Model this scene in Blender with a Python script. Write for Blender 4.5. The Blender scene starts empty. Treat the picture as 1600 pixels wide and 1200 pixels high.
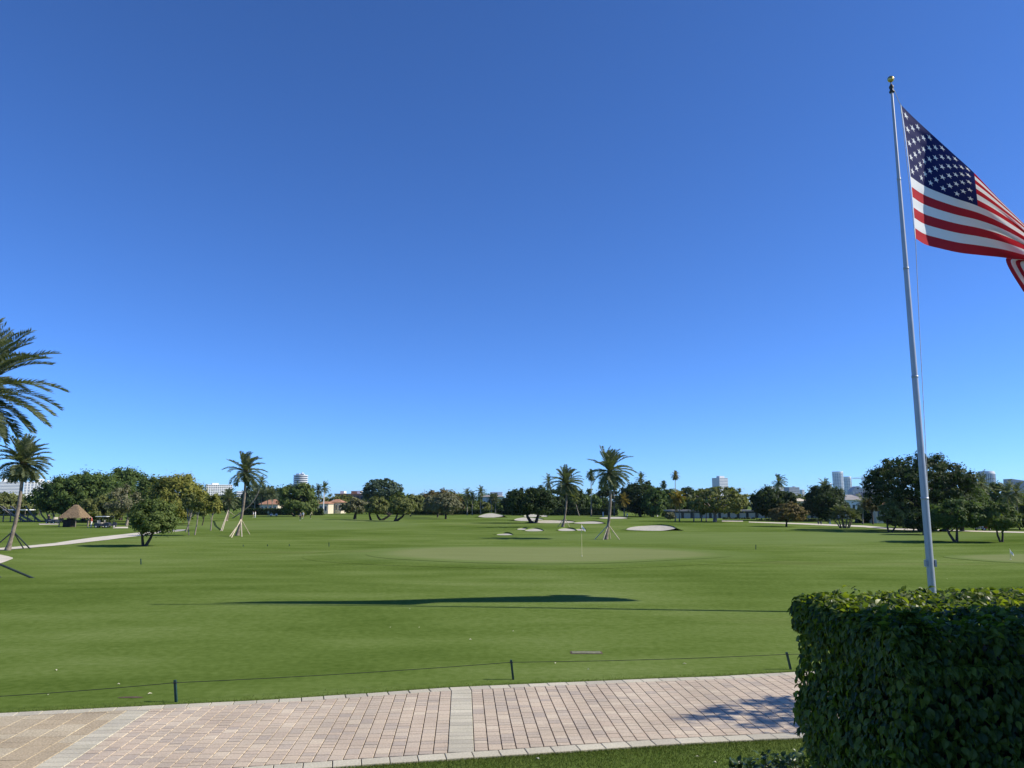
import bpy, bmesh, math, random
import numpy as np
from mathutils import Vector, Matrix, noise as mnoise

# ------------------------------------------------------------------ camera, sky, sun, exposure
scene = bpy.context.scene
COL = scene.collection
CAM_H = 3.8
PITCH = math.radians(8.85)
F = 1202.0                                   # focal length in pixels of the 1600 px wide photograph
cd = bpy.data.cameras.new('camera')
cam = bpy.data.objects.new('camera', cd); COL.objects.link(cam)
cam.location = (0, 0, CAM_H)
cam.rotation_euler = (math.radians(90) + PITCH, 0, 0)
cd.sensor_width = 36; cd.lens = 36 * F / 1600
cd.clip_start = 0.1; cd.clip_end = 40000
scene.camera = cam

SUN_EL = math.radians(35.6)
SUN_AZ = math.radians(93.5)                  # from +Y clockwise towards +X
sun_dir = Vector((math.sin(SUN_AZ) * math.cos(SUN_EL), math.cos(SUN_AZ) * math.cos(SUN_EL), math.sin(SUN_EL)))
world = bpy.data.worlds.new('World'); scene.world = world
world.use_nodes = True
wn = world.node_tree
bg = wn.nodes['Background']
sky = wn.nodes.new('ShaderNodeTexSky')
sky.sky_type = 'NISHITA'; sky.sun_disc = False
sky.sun_elevation = SUN_EL; sky.sun_rotation = SUN_AZ
sky.altitude = 0; sky.air_density = 0.62; sky.dust_density = 0.10; sky.ozone_density = 8.0
tint = wn.nodes.new('ShaderNodeMix'); tint.data_type = 'RGBA'; tint.blend_type = 'MULTIPLY'; tint.inputs[0].default_value = 1.0
tint.inputs[7].default_value = (0.71, 0.945, 1.23, 1)          # the camera's white balance, the same over the whole sky
wn.links.new(sky.outputs[0], tint.inputs[6]); wn.links.new(tint.outputs[2], bg.inputs[0])
bg.inputs[1].default_value = 0.11
sl = bpy.data.lights.new('sun', 'SUN'); sun = bpy.data.objects.new('sun', sl); COL.objects.link(sun)
sl.energy = 4.2; sl.angle = math.radians(0.53); sl.color = (1.0, 0.92, 0.77)
sun.rotation_euler = sun_dir.to_track_quat('Z', 'Y').to_euler()
scene.render.engine = 'CYCLES'
scene.view_settings.view_transform = 'Standard'
scene.view_settings.look = 'None'
scene.view_settings.exposure = 0.6
scene.view_settings.gamma = 1.0
scene.view_settings.use_curve_mapping = False

# ------------------------------------------------------------------ pixel helpers
CP, SP = math.cos(PITCH), math.sin(PITCH)

def ray(px, py):
    x = (px - 800) / F; y = (600 - py) / F
    return (x, CP - y * SP, SP + y * CP)

def smooth(a, b, x):
    t = min(1.0, max(0.0, (x - a) / (b - a)))
    return t * t * (3 - 2 * t)

def H(x, y):
    """height of the turf"""
    h = 0.16 * math.exp(-((x + 5.5) / 10) ** 2 / 2 - ((y - 32) / 5.5) ** 2 / 2)
    e = math.hypot((x - 2.4) / 13.6, (y - 60) / 12.0)
    h += 0.16 * (1 - smooth(0.9, 1.45, e))
    h += 0.14 * math.sin(x * 0.05 + 1.0) * math.sin(y * 0.055 + 0.6) * smooth(38, 60, y) * (1 - smooth(180, 320, y))
    h += 0.05 * math.sin(x * 0.17 + y * 0.06) * math.sin(y * 0.13 - x * 0.03) * smooth(22, 40, y) * (1 - smooth(120, 200, y))
    return h * smooth(19.5, 24, y)

def G(px, py):
    """where the ray of a pixel meets the turf"""
    d = ray(px, py)
    y = 5.0; prev = 5.0
    while y < 4000:
        t = y / d[1]
        if CAM_H + d[2] * t <= H(d[0] * t, y):
            lo, hi = prev, y
            for _ in range(24):
                m = (lo + hi) / 2; t = m / d[1]
                if CAM_H + d[2] * t <= H(d[0] * t, m): hi = m
                else: lo = m
            t = hi / d[1]
            return Vector((d[0] * t, hi, H(d[0] * t, hi)))
        prev = y; y += max(0.25, y * 0.01)
    t = 900 / d[1]
    return Vector((d[0] * t, 900, 0))

def P(px, py, Y):
    d = ray(px, py); t = Y / d[1]
    return Vector((d[0] * t, Y, CAM_H + d[2] * t))

def mpp(Y):                                   # metres per photograph pixel at depth Y
    return Y / (F * CP)

# ------------------------------------------------------------------ materials
def node_mat(name):
    m = bpy.data.materials.new(name); m.use_nodes = True
    nt = m.node_tree
    return m, nt, nt.nodes['Principled BSDF']

def ramp(nt, stops):
    r = nt.nodes.new('ShaderNodeValToRGB')
    els = r.color_ramp.elements
    while len(els) < len(stops): els.new(0.5)
    for e, (p, c) in zip(els, stops):
        e.position = p; e.color = (*c, 1)
    return r

def simple(name, col, rough=0.7, var=0.25, scale=3.0, bump=0.0, metal=0.0, bscale=None, detail=4.0, spec=0.4):
    m, nt, b = node_mat(name)
    tc = nt.nodes.new('ShaderNodeTexCoord')
    n = nt.nodes.new('ShaderNodeTexNoise'); n.inputs['Scale'].default_value = scale; n.inputs['Detail'].default_value = detail
    nt.links.new(tc.outputs['Object'], n.inputs['Vector'])
    lo = tuple(c * (1 - var) for c in col); hi = tuple(min(1, c * (1 + var)) for c in col)
    r = ramp(nt, [(0.3, lo), (0.7, hi)])
    nt.links.new(n.outputs['Fac'], r.inputs[0]); nt.links.new(r.outputs[0], b.inputs['Base Color'])
    b.inputs['Roughness'].default_value = rough; b.inputs['Metallic'].default_value = metal
    b.inputs['Specular IOR Level'].default_value = spec
    if bump:
        n2 = nt.nodes.new('ShaderNodeTexNoise'); n2.inputs['Scale'].default_value = bscale or scale * 6
        n2.inputs['Detail'].default_value = 6
        nt.links.new(tc.outputs['Object'], n2.inputs['Vector'])
        bp = nt.nodes.new('ShaderNodeBump'); bp.inputs['Strength'].default_value = bump; bp.inputs['Distance'].default_value = 0.02
        nt.links.new(n2.outputs['Fac'], bp.inputs['Height']); nt.links.new(bp.outputs[0], b.inputs['Normal'])
    return m

def foliage(name, dark, light, scale=0.35, rough=0.65, trans=0.34, spec=0.2, island=0.35):
    m, nt, b = node_mat(name)
    tc = nt.nodes.new('ShaderNodeTexCoord')
    n = nt.nodes.new('ShaderNodeTexNoise'); n.inputs['Scale'].default_value = scale; n.inputs['Detail'].default_value = 3
    nt.links.new(tc.outputs['Object'], n.inputs['Vector'])
    g = nt.nodes.new('ShaderNodeNewGeometry')
    mx = nt.nodes.new('ShaderNodeMix'); mx.data_type = 'FLOAT'
    mx.inputs[0].default_value = island
    nt.links.new(n.outputs['Fac'], mx.inputs[2]); nt.links.new(g.outputs['Random Per Island'], mx.inputs[3])
    r = ramp(nt, [(0.25, dark), (0.75, light)])
    nt.links.new(mx.outputs[0], r.inputs[0])
    nt.links.new(r.outputs[0], b.inputs['Base Color'])
    b.inputs['Roughness'].default_value = rough; b.inputs['Specular IOR Level'].default_value = spec
    t = nt.nodes.new('ShaderNodeBsdfTranslucent')
    mul = nt.nodes.new('ShaderNodeMix'); mul.data_type = 'RGBA'; mul.blend_type = 'MULTIPLY'
    mul.inputs[0].default_value = 1.0
    nt.links.new(r.outputs[0], mul.inputs[6]); mul.inputs[7].default_value = (1.3, 1.35, 0.5, 1)
    nt.links.new(mul.outputs[2], t.inputs['Color'])
    ms = nt.nodes.new('ShaderNodeMixShader'); ms.inputs[0].default_value = trans
    out = nt.nodes['Material Output']
    nt.links.new(b.outputs[0], ms.inputs[1]); nt.links.new(t.outputs[0], ms.inputs[2]); nt.links.new(ms.outputs[0], out.inputs[0])
    return m

def turf(name, cols, fine=38.0, bump=0.35, outer=None, e0=0.84):
    """mown grass: three scales of colour drift plus a fine blade relief"""
    m, nt, b = node_mat(name)
    g = nt.nodes.new('ShaderNodeNewGeometry')
    def nz(sc, det=4, vec=None):
        n = nt.nodes.new('ShaderNodeTexNoise'); n.inputs['Scale'].default_value = sc; n.inputs['Detail'].default_value = det
        nt.links.new(vec or g.outputs['Position'], n.inputs['Vector']); return n
    mp = nt.nodes.new('ShaderNodeMapping'); mp.inputs['Scale'].default_value = (0.35, 1.0, 1.0)
    nt.links.new(g.outputs['Position'], mp.inputs['Vector'])
    n1 = nz(0.045, 3); n2 = nz(0.42, 5, mp.outputs[0]); n3 = nz(5.0, 5); n4 = nz(fine, 3)
    def add(a, wa, c, wc):
        x = nt.nodes.new('ShaderNodeMath'); x.operation = 'MULTIPLY'; nt.links.new(a, x.inputs[0]); x.inputs[1].default_value = wa
        y = nt.nodes.new('ShaderNodeMath'); y.operation = 'MULTIPLY_ADD'; nt.links.new(c, y.inputs[0]); y.inputs[1].default_value = wc
        nt.links.new(x.outputs[0], y.inputs[2]); return y.outputs[0]
    s = add(n1.outputs['Fac'], 0.36, n2.outputs['Fac'], 0.28)
    s = add(s, 1.0, n3.outputs['Fac'], 0.22)
    s = add(s, 1.0, n4.outputs['Fac'], 0.22)
    r = ramp(nt, [(0.43, cols[0]), (0.54, cols[1]), (0.66, cols[2])])
    nt.links.new(s, r.inputs[0])
    # a few dry, straw-coloured patches
    nd = nz(0.11, 4, mp.outputs[0]); rd = ramp(nt, [(0.60, (0, 0, 0)), (0.78, (0.55, 0.55, 0.55))]); nt.links.new(nd.outputs['Fac'], rd.inputs[0])
    md = nt.nodes.new('ShaderNodeMix'); md.data_type = 'RGBA'; nt.links.new(rd.outputs[0], md.inputs[0])
    nt.links.new(r.outputs[0], md.inputs[6]); md.inputs[7].default_value = (0.20, 0.20, 0.085, 1)
    col = md.outputs[2]
    if outer:
        # towards its rim the cut fades into the neighbouring turf
        r2 = ramp(nt, [(0.43, outer[0]), (0.54, outer[1]), (0.66, outer[2])]); nt.links.new(s, r2.inputs[0])
        at = nt.nodes.new('ShaderNodeAttribute'); at.attribute_name = 'rim'
        sm = add(n2.outputs['Fac'], 0.10, at.outputs['Fac'], 1.0)
        mr = nt.nodes.new('ShaderNodeMapRange'); mr.interpolation_type = 'SMOOTHSTEP'
        mr.inputs['From Min'].default_value = e0 + 0.05; mr.inputs['From Max'].default_value = 1.03
        nt.links.new(sm, mr.inputs['Value'])
        mx = nt.nodes.new('ShaderNodeMix'); mx.data_type = 'RGBA'
        nt.links.new(mr.outputs[0], mx.inputs[0]); nt.links.new(col, mx.inputs[6]); nt.links.new(r2.outputs[0], mx.inputs[7]); col = mx.outputs[2]
    nt.links.new(col, b.inputs['Base Color'])
    b.inputs['Roughness'].default_value = 0.95; b.inputs['Specular IOR Level'].default_value = 0.0
    bp = nt.nodes.new('ShaderNodeBump'); bp.inputs['Strength'].default_value = bump; bp.inputs['Distance'].default_value = 0.02
    nt.links.new(n4.outputs['Fac'], bp.inputs['Height']); nt.links.new(bp.outputs[0], b.inputs['Normal'])
    return m

def paver_mat(name, stops, speck=0.12):
    m, nt, b = node_mat(name)
    oi = nt.nodes.new('ShaderNodeObjectInfo'); g = nt.nodes.new('ShaderNodeNewGeometry')
    a = nt.nodes.new('ShaderNodeMath'); a.operation = 'ADD'
    nt.links.new(oi.outputs['Random'], a.inputs[0]); nt.links.new(g.outputs['Random Per Island'], a.inputs[1])
    fr = nt.nodes.new('ShaderNodeMath'); fr.operation = 'FRACT'; nt.links.new(a.outputs[0], fr.inputs[0])
    r = ramp(nt, stops); nt.links.new(fr.outputs[0], r.inputs[0])
    n = nt.nodes.new('ShaderNodeTexNoise'); n.inputs['Scale'].default_value = 30; n.inputs['Detail'].default_value = 6
    nt.links.new(g.outputs['Position'], n.inputs['Vector'])
    n2 = nt.nodes.new('ShaderNodeTexNoise'); n2.inputs['Scale'].default_value = 0.9; n2.inputs['Detail'].default_value = 4
    nt.links.new(g.outputs['Position'], n2.inputs['Vector'])
    r2 = ramp(nt, [(0.3, (1 - speck * 1.6,) * 3), (0.7, (1 + speck,) * 3)]); nt.links.new(n.outputs['Fac'], r2.inputs[0])
    r3 = ramp(nt, [(0.3, (0.86, 0.85, 0.83)), (0.65, (1.05, 1.04, 1.02))]); nt.links.new(n2.outputs['Fac'], r3.inputs[0])
    prev = r.outputs[0]
    for q in (r2, r3):
        mx = nt.nodes.new('ShaderNodeMix'); mx.data_type = 'RGBA'; mx.blend_type = 'MULTIPLY'; mx.inputs[0].default_value = 1
        nt.links.new(prev, mx.inputs[6]); nt.links.new(q.outputs[0], mx.inputs[7]); prev = mx.outputs[2]
    nt.links.new(prev, b.inputs['Base Color'])
    b.inputs['Roughness'].default_value = 0.85; b.inputs['Specular IOR Level'].default_value = 0.25
    bp = nt.nodes.new('ShaderNodeBump'); bp.inputs['Strength'].default_value = 0.4; bp.inputs['Distance'].default_value = 0.006
    nt.links.new(n.outputs['Fac'], bp.inputs['Height']); nt.links.new(bp.outputs[0], b.inputs['Normal'])
    return m

M = {}
TURF = [(0.068, 0.111, 0.019), (0.114, 0.167, 0.037), (0.174, 0.227, 0.072)]
FRINGE = [(0.110, 0.163, 0.041), (0.134, 0.188, 0.054), (0.158, 0.212, 0.070)]
M['turf'] = turf('turf', TURF, fine=55, bump=0.6)
M['green'] = turf('green_turf', [(0.165, 0.198, 0.074), (0.183, 0.216, 0.084), (0.202, 0.234, 0.096)], fine=60, bump=0.1, outer=FRINGE, e0=0.76)
M['fringe'] = turf('fringe_turf', FRINGE, fine=50, bump=0.2, outer=TURF, e0=0.72)
M['sand'] = simple('sand', (0.45, 0.425, 0.35), 0.95, 0.08, 2.0, 0.3)
M['path'] = simple('path_concrete', (0.60, 0.545, 0.43), 0.9, 0.14, 0.7, 0.2)
M['bedding'] = simple('joint_sand', (0.04, 0.035, 0.03), 0.95, 0.4, 14)
M['paver'] = paver_mat('paver', [(0.0, (0.535, 0.435, 0.33)), (0.22, (0.565, 0.47, 0.352)), (0.42, (0.505, 0.415, 0.32)), (0.62, (0.555, 0.465, 0.352)), (0.84, (0.435, 0.37, 0.302)), (0.94, (0.60, 0.51, 0.385))])
M['edge'] = paver_mat('edge_stone', [(0.0, (0.52, 0.485, 0.37)), (0.5, (0.58, 0.54, 0.42)), (0.9, (0.48, 0.445, 0.35))])
M['worn'] = paver_mat('worn_paver', [(0.0, (0.47, 0.385, 0.255)), (0.5, (0.42, 0.345, 0.232)), (0.9, (0.50, 0.43, 0.30))], 0.22)
M['alu'] = simple('brushed_aluminium', (0.36, 0.375, 0.40), 0.38, 0.06, 3.0, metal=0.25, spec=0.6)
M['gold'] = simple('gilded_ball', (0.62, 0.45, 0.16), 0.28, 0.1, 6.0, metal=0.9)
M['black'] = simple('black_metal', (0.02, 0.021, 0.024), 0.5, 0.2, 8)
M['rope'] = simple('dark_rope', (0.02, 0.028, 0.02), 0.9, 0.2, 20)
M['cable'] = simple('halyard_rope', (0.42, 0.42, 0.42), 0.8, 0.2, 20)
M['stake'] = simple('green_stake', (0.012, 0.045, 0.038), 0.6, 0.25, 12)
M['white'] = simple('white_paint', (0.78, 0.78, 0.76), 0.6, 0.05, 1.0)
M['cream'] = simple('cream_render', (0.62, 0.55, 0.42), 0.8, 0.08, 0.4)
M['salmon'] = simple('salmon_render', (0.52, 0.30, 0.21), 0.85, 0.1, 0.3)
M['terracotta'] = simple('terracotta_tile', (0.36, 0.19, 0.115), 0.85, 0.25, 0.9, 0.4)
M['greyroof'] = simple('grey_tile', (0.30, 0.285, 0.27), 0.85, 0.15, 0.8, 0.3)
M['glass'] = simple('blue_glass', (0.11, 0.15, 0.22), 0.12, 0.2, 0.2, spec=0.6)
M['paleglass'] = simple('pale_glass', (0.30, 0.36, 0.45), 0.15, 0.15, 0.2, spec=0.6)
M['bungalow'] = simple('shaded_bungalow_wall', (0.42, 0.41, 0.38), 0.8, 0.06, 1.0)  # white walls greyed in the colour to stand for tree shade
M['darkglass'] = simple('dark_glass', (0.05, 0.065, 0.09), 0.15, 0.2, 0.2, spec=0.6)
M['concrete'] = simple('tower_concrete', (0.56, 0.58, 0.60), 0.8, 0.06, 0.05)
M['bluegrey'] = simple('blue_grey_cladding', (0.25, 0.28, 0.34), 0.6, 0.1, 0.05)
M['crane'] = simple('crane_steel', (0.42, 0.44, 0.46), 0.6, 0.1, 0.3)
M['bark'] = simple('bark', (0.085, 0.066, 0.05), 0.95, 0.4, 2.5, 0.8)
M['darkbark'] = simple('dark_bark', (0.05, 0.042, 0.034), 0.95, 0.4, 2.5, 0.8)
M['palebark'] = simple('pale_bark', (0.24, 0.205, 0.165), 0.95, 0.3, 2.0, 0.6)
M['palmbark'] = simple('palm_bark', (0.20, 0.165, 0.13), 0.95, 0.45, 3.5, 1.0, bscale=7)
M['palmboot'] = simple('palm_boots', (0.13, 0.085, 0.04), 0.95, 0.4, 4.0, 0.8)
M['bracewood'] = simple('brace_timber', (0.50, 0.43, 0.31), 0.85, 0.2, 3)
M['bracedark'] = simple('brace_painted', (0.024, 0.038, 0.036), 0.7, 0.25, 3)
M['thatch'] = simple('thatch', (0.30, 0.215, 0.125), 0.95, 0.35, 6, 0.6)
M['post'] = simple('weathered_post', (0.20, 0.165, 0.125), 0.9, 0.3, 3)
M['darkwood'] = simple('dark_wood', (0.025, 0.02, 0.018), 0.8, 0.3, 3)
M['skin'] = simple('skin', (0.45, 0.27, 0.19), 0.6, 0.08, 8)
M['shirt_white'] = simple('white_cloth', (0.75, 0.75, 0.74), 0.9, 0.06, 10)
M['shirt_grey'] = simple('grey_cloth', (0.18, 0.18, 0.2), 0.9, 0.1, 10)
M['shirt_red'] = simple('red_cloth', (0.42, 0.07, 0.06), 0.9, 0.1, 10)
M['shirt_yellow'] = simple('yellow_cloth', (0.66, 0.6, 0.32), 0.9, 0.1, 10)
M['pants_dark'] = simple('dark_cloth', (0.025, 0.027, 0.035), 0.9, 0.1, 10)
M['pants_khaki'] = simple('khaki_cloth', (0.42, 0.34, 0.23), 0.9, 0.1, 10)
M['tyre'] = simple('tyre_rubber', (0.018, 0.018, 0.019), 0.85, 0.2, 10)
M['carpaint'] = simple('car_white', (0.7, 0.71, 0.72), 0.25, 0.03, 1, spec=0.6)
M['cartdark'] = simple('cart_navy', (0.018, 0.022, 0.035), 0.4, 0.1, 1, spec=0.6)
M['seat'] = simple('seat_vinyl', (0.45, 0.41, 0.34), 0.6, 0.08, 4)
M['dirt'] = simple('bare_soil', (0.10, 0.066, 0.042), 0.95, 0.4, 8, 0.6)
M['petal'] = simple('fallen_leaf', (0.62, 0.58, 0.42), 0.8, 0.25, 30)
M['stone'] = simple('terrace_stone', (0.42, 0.39, 0.34), 0.9, 0.15, 1.2, 0.3)
M['stucco'] = simple('clubhouse_stucco', (0.55, 0.49, 0.40), 0.9, 0.08, 1.0, 0.3)
FOL = {
 'dark':   foliage('leaf_dark', (0.018, 0.036, 0.012), (0.060, 0.092, 0.026)),
 'ficus':  foliage('leaf_ficus', (0.037, 0.074, 0.019), (0.131, 0.186, 0.048)),
 'mid':    foliage('leaf_mid', (0.067, 0.108, 0.028), (0.158, 0.200, 0.055)),
 'olive':  foliage('leaf_olive', (0.094, 0.119, 0.037), (0.223, 0.238, 0.078)),
 'yellow': foliage('leaf_yellow_green', (0.131, 0.149, 0.030), (0.288, 0.278, 0.064)),
 'grey':   foliage('leaf_grey_green', (0.112, 0.119, 0.067), (0.223, 0.220, 0.126)),
 'blue':   foliage('leaf_blue_green', (0.048, 0.085, 0.052), (0.122, 0.163, 0.104)),
 'bronze': foliage('leaf_bronze', (0.110, 0.098, 0.040), (0.235, 0.175, 0.075)),
 'palm':   foliage('palm_leaf', (0.066, 0.092, 0.042), (0.175, 0.200, 0.098), scale=0.8, spec=0.5),
 'palmgold': foliage('palm_leaf_gold', (0.132, 0.116, 0.024), (0.297, 0.220, 0.050), scale=0.6),
'hedge':  foliage('hedge_leaf', (0.036, 0.072, 0.013), (0.185, 0.235, 0.028), scale=2.2, rough=0.42, trans=0.50, spec=0.4, island=0.6),
 'shrub':  foliage('shrub_leaf', (0.026, 0.055, 0.020), (0.066, 0.105, 0.033), scale=3, rough=0.3, trans=0.2, spec=0.35, island=0.5),
}

# ------------------------------------------------------------------ object helpers
def mesh_np(name, V, faces_k, k, mats):
    """mesh from an (n,3) array and an (m,k) face array, quickly"""
    me = bpy.data.meshes.new(name)
    V = np.asarray(V, np.float32); Fc = np.asarray(faces_k, np.int32)
    me.vertices.add(len(V)); me.vertices.foreach_set('co', V.ravel())
    me.loops.add(Fc.size); me.loops.foreach_set('vertex_index', Fc.ravel())
    me.polygons.add(len(Fc))
    me.polygons.foreach_set('loop_start', np.arange(0, Fc.size, k, dtype=np.int32))
    me.polygons.foreach_set('loop_total', np.full(len(Fc), k, np.int32))
    for m in (mats if isinstance(mats, (list, tuple)) else [mats]): me.materials.append(m)
    me.polygons.foreach_set('use_smooth', np.zeros(len(Fc), bool))
    me.update(calc_edges=True); me.validate()
    return me

def link(name, me, parent=None, loc=None, rot=None, scale=None):
    o = bpy.data.objects.new(name, me); COL.objects.link(o)
    if parent is not None: o.parent = parent
    if loc is not None: o.location = loc
    if rot is not None: o.rotation_euler = rot
    if scale is not None: o.scale = scale
    return o

def tag(o, label, cat, group=None):
    o['label'] = label; o['category'] = cat
    if group: o['group'] = group
    return o

def thing(name, label, cat, loc=(0, 0, 0), rotz=0, group=None):
    o = bpy.data.objects.new(name, None); COL.objects.link(o)
    o.location = loc; o.rotation_euler = (0, 0, rotz); o.empty_display_size = 0.3
    return tag(o, label, cat, group)

def structure(o):
    o['kind'] = 'structure'; return o

class MB:
    """collects shapes into one mesh"""
    def __init__(s): s.v = []; s.f = []
    def quad(s, a, b, c, d):
        i = len(s.v); s.v += [tuple(a), tuple(b), tuple(c), tuple(d)]; s.f.append((i, i + 1, i + 2, i + 3))
    def box(s, x0, x1, y0, y1, z0, z1, M_=None):
        i = len(s.v)
        pts = [(x0, y0, z0), (x1, y0, z0), (x1, y1, z0), (x0, y1, z0), (x0, y0, z1), (x1, y0, z1), (x1, y1, z1), (x0, y1, z1)]
        if M_ is not None: pts = [tuple(M_ @ Vector(p)) for p in pts]
        s.v += pts
        s.f += [(i, i + 3, i + 2, i + 1), (i + 4, i + 5, i + 6, i + 7), (i, i + 1, i + 5, i + 4), (i + 1, i + 2, i + 6, i + 5), (i + 2, i + 3, i + 7, i + 6), (i + 3, i, i + 4, i + 7)]
        return s
    def tube(s, pts, rad, n=6, cap=True):
        pts = [Vector(p) for p in pts]
        if not hasattr(rad, '__len__'): rad = [rad] * len(pts)
        i0 = len(s.v)
        up = Vector((0, 0, 1)) if abs((pts[-1] - pts[0]).normalized().z) < 0.9 else Vector((1, 0, 0))
        for k, p in enumerate(pts):
            d = (pts[min(k + 1, len(pts) - 1)] - pts[max(k - 1, 0)]).normalized()
            a = d.cross(up).normalized(); b = d.cross(a)
            for j in range(n):
                t = 2 * math.pi * j / n
                s.v.append(tuple(p + (a * math.cos(t) + b * math.sin(t)) * rad[k]))
        for k in range(len(pts) - 1):
            for j in range(n):
                a0 = i0 + k * n + j; a1 = i0 + k * n + (j + 1) % n
                s.f.append((a0, a0 + n, a1 + n, a1))
        if cap:
            s.f.append(tuple(i0 + j for j in range(n)))
            e = i0 + (len(pts) - 1) * n
            s.f.append(tuple(e + n - 1 - j for j in range(n)))
        return s
    def lathe(s, prof, n=16, c=(0, 0, 0)):
        i0 = len(s.v)
        for r, z in prof:
            for j in range(n):
                t = 2 * math.pi * j / n
                s.v.append((c[0] + r * math.cos(t), c[1] + r * math.sin(t), c[2] + z))
        for k in range(len(prof) - 1):
            for j in range(n):
                a0 = i0 + k * n + j; a1 = i0 + k * n + (j + 1) % n
                s.f.append((a0, a1, a1 + n, a0 + n))
        s.f.append(tuple(i0 + n - 1 - j for j in range(n)))
        e = i0 + (len(prof) - 1) * n
        s.f.append(tuple(e + j for j in range(n)))
        return s
    def prism(s, poly, y0, y1):
        """poly in (x,z), extruded along y"""
        n = len(poly); i = len(s.v)
        s.v += [(x, y0, z) for x, z in poly] + [(x, y1, z) for x, z in poly]
        s.f.append(tuple(i + j for j in range(n))); s.f.append(tuple(i + n + n - 1 - j for j in range(n)))
        for j in range(n):
            k = (j + 1) % n
            s.f.append((i + j, i + n + j, i + n + k, i + k))
        return s
    def mesh(s, name, mat, smooth_=False):
        me = bpy.data.meshes.new(name); me.from_pydata(s.v, [], s.f); me.materials.append(mat); me.update()
        bm = bmesh.new(); bm.from_mesh(me); bmesh.ops.recalc_face_normals(bm, faces=bm.faces); bm.to_mesh(me); bm.free()
        if smooth_: me.polygons.foreach_set('use_smooth', [True] * len(me.polygons))
        return me
    def build(s, name, mat, parent=None, smooth_=False, loc=None, rot=None):
        return link(name, s.mesh(name, mat, smooth_), parent, loc, rot)

def box_obj(name, mat, parent, *b):
    return MB().box(*b).build(name, mat, parent)

# ------------------------------------------------------------------ ground
def axis_lines():
    xs = [0.0]; st = 1.0
    while xs[-1] < 15000:
        if xs[-1] > 34: st *= 1.085
        xs.append(xs[-1] + st)
    xs = sorted([-v for v in xs[1:]] + xs)
    ys = [-60, -40, -25, -15, -8, -3, 1, 4, 7, 9.5]
    y = 11.0; st = 0.8
    while y < 16000:
        ys.append(y)
        if y > 95: st *= 1.06
        y += st
    return xs, ys
xs, ys = axis_lines()
Vg = [(x, y, H(x, y)) for y in ys for x in xs]
nx = len(xs)
Fg = [(j * nx + i, j * nx + i + 1, (j + 1) * nx + i + 1, (j + 1) * nx + i) for j in range(len(ys) - 1) for i in range(nx - 1)]
gm = mesh_np('ground', Vg, Fg, 4, M['turf'])
gm.polygons.foreach_set('use_smooth', [True] * len(gm.polygons))
structure(link('lawn', gm))

def sheet(name, outline, mat, lift, inner=6):
    """a sheet that follows the turf: rings from the outline to its centre"""
    cx = sum(p[0] for p in outline) / len(outline); cy = sum(p[1] for p in outline) / len(outline)
    n = len(outline); v = []; f = []
    for k in range(inner):
        t = 1 - k / inner
        for x, y in outline:
            X = cx + (x - cx) * t; Y = cy + (y - cy) * t
            v.append((X, Y, H(X, Y) + lift))
    v.append((cx, cy, H(cx, cy) + lift))
    for k in range(inner - 1):
        for j in range(n):
            f.append((k * n + j, k * n + (j + 1) % n, (k + 1) * n + (j + 1) % n, (k + 1) * n + j))
    e = (inner - 1) * n
    for j in range(n): f.append((e + j, e + (j + 1) % n, len(v) - 1))
    me = bpy.data.meshes.new(name); me.from_pydata(v, [], f); me.materials.append(mat); me.update()
    at = me.attributes.new('rim', 'FLOAT', 'POINT')
    at.data.foreach_set('value', [1 - k / inner for k in range(inner) for _ in range(n)] + [0.0])
    me.polygons.foreach_set('use_smooth', [True] * len(me.polygons))
    return structure(link(name, me))

def blob(cx, cy, rx, ry, seed, n=72, wob=0.06):
    r = random.Random(seed); ph = [r.uniform(0, 6.28) for _ in range(4)]
    out = []
    for i in range(n):
        a = 2 * math.pi * i / n
        w = 1 + wob * (math.sin(2 * a + ph[0]) + 0.6 * math.sin(3 * a + ph[1]) + 0.4 * math.sin(5 * a + ph[2]))
        out.append((cx + rx * w * math.cos(a), cy + ry * w * math.sin(a)))
    return out
sheet('green_fringe', blob(2.6, 59.5, 17.5, 14.2, 4), M['fringe'], 0.012, 12)
sheet('putting_green', blob(2.4, 59.6, 12.9, 11.6, 4), M['green'], 0.026, 12)
c = G(1700, 873)
sheet('putting_green', blob(c.x, c.y, 9.2, 5.6, 9), M['green'], 0.02, 8)
# mown fairway bands
c = G(480, 818); sheet('fairway', blob(c.x, c.y, 26, 45, 12, wob=0.1), M['fringe'], 0.006, 12)
c = G(1190, 838); sheet('fairway', blob(c.x, c.y, 34, 17, 15, wob=0.1), M['fringe'], 0.006, 12)

def strip(name, top, bottom, mat, lift=0.03, sub=5, thick=0.0):
    """a path between two pixel edges on the turf"""
    a = [G(*p) for p in top]; b = [G(*p) for p in bottom]
    def res(q):
        out = []
        for i in range(len(q) - 1):
            for k in range(sub): out.append(q[i].lerp(q[i + 1], k / sub))
        return out + [q[-1]]
    a, b = res(a), res(b)
    v = []; f = []
    for p, q in zip(a, b):
        for t in (0, 0.33, 0.67, 1):
            w = p.lerp(q, t); v.append((w.x, w.y, H(w.x, w.y) + lift))
    for i in range(len(a) - 1):
        for j in range(3): f.append((i * 4 + j, i * 4 + j + 1, i * 4 + j + 5, i * 4 + j + 4))
    me = bpy.data.meshes.new(name); me.from_pydata(v, [], f); me.materials.append(mat); me.update()
    return structure(link(name, me))
strip('cart_path', [(-70, 866), (0, 856.5), (40, 853.5), (85, 849), (149, 839.8), (202, 834), (240, 829.8), (262, 828), (290, 827.5)],
      [(-70, 871), (0, 860), (40, 857), (106, 851), (170, 843.6), (221, 837.2), (252, 832.6), (270, 831.2), (288, 829.5)], M['path'])
strip('cart_path', [(-60, 858), (0, 867), (12, 869.5), (20, 872)], [(-60, 890), (0, 881), (10, 877.5), (20, 873.5)], M['path'])
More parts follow.
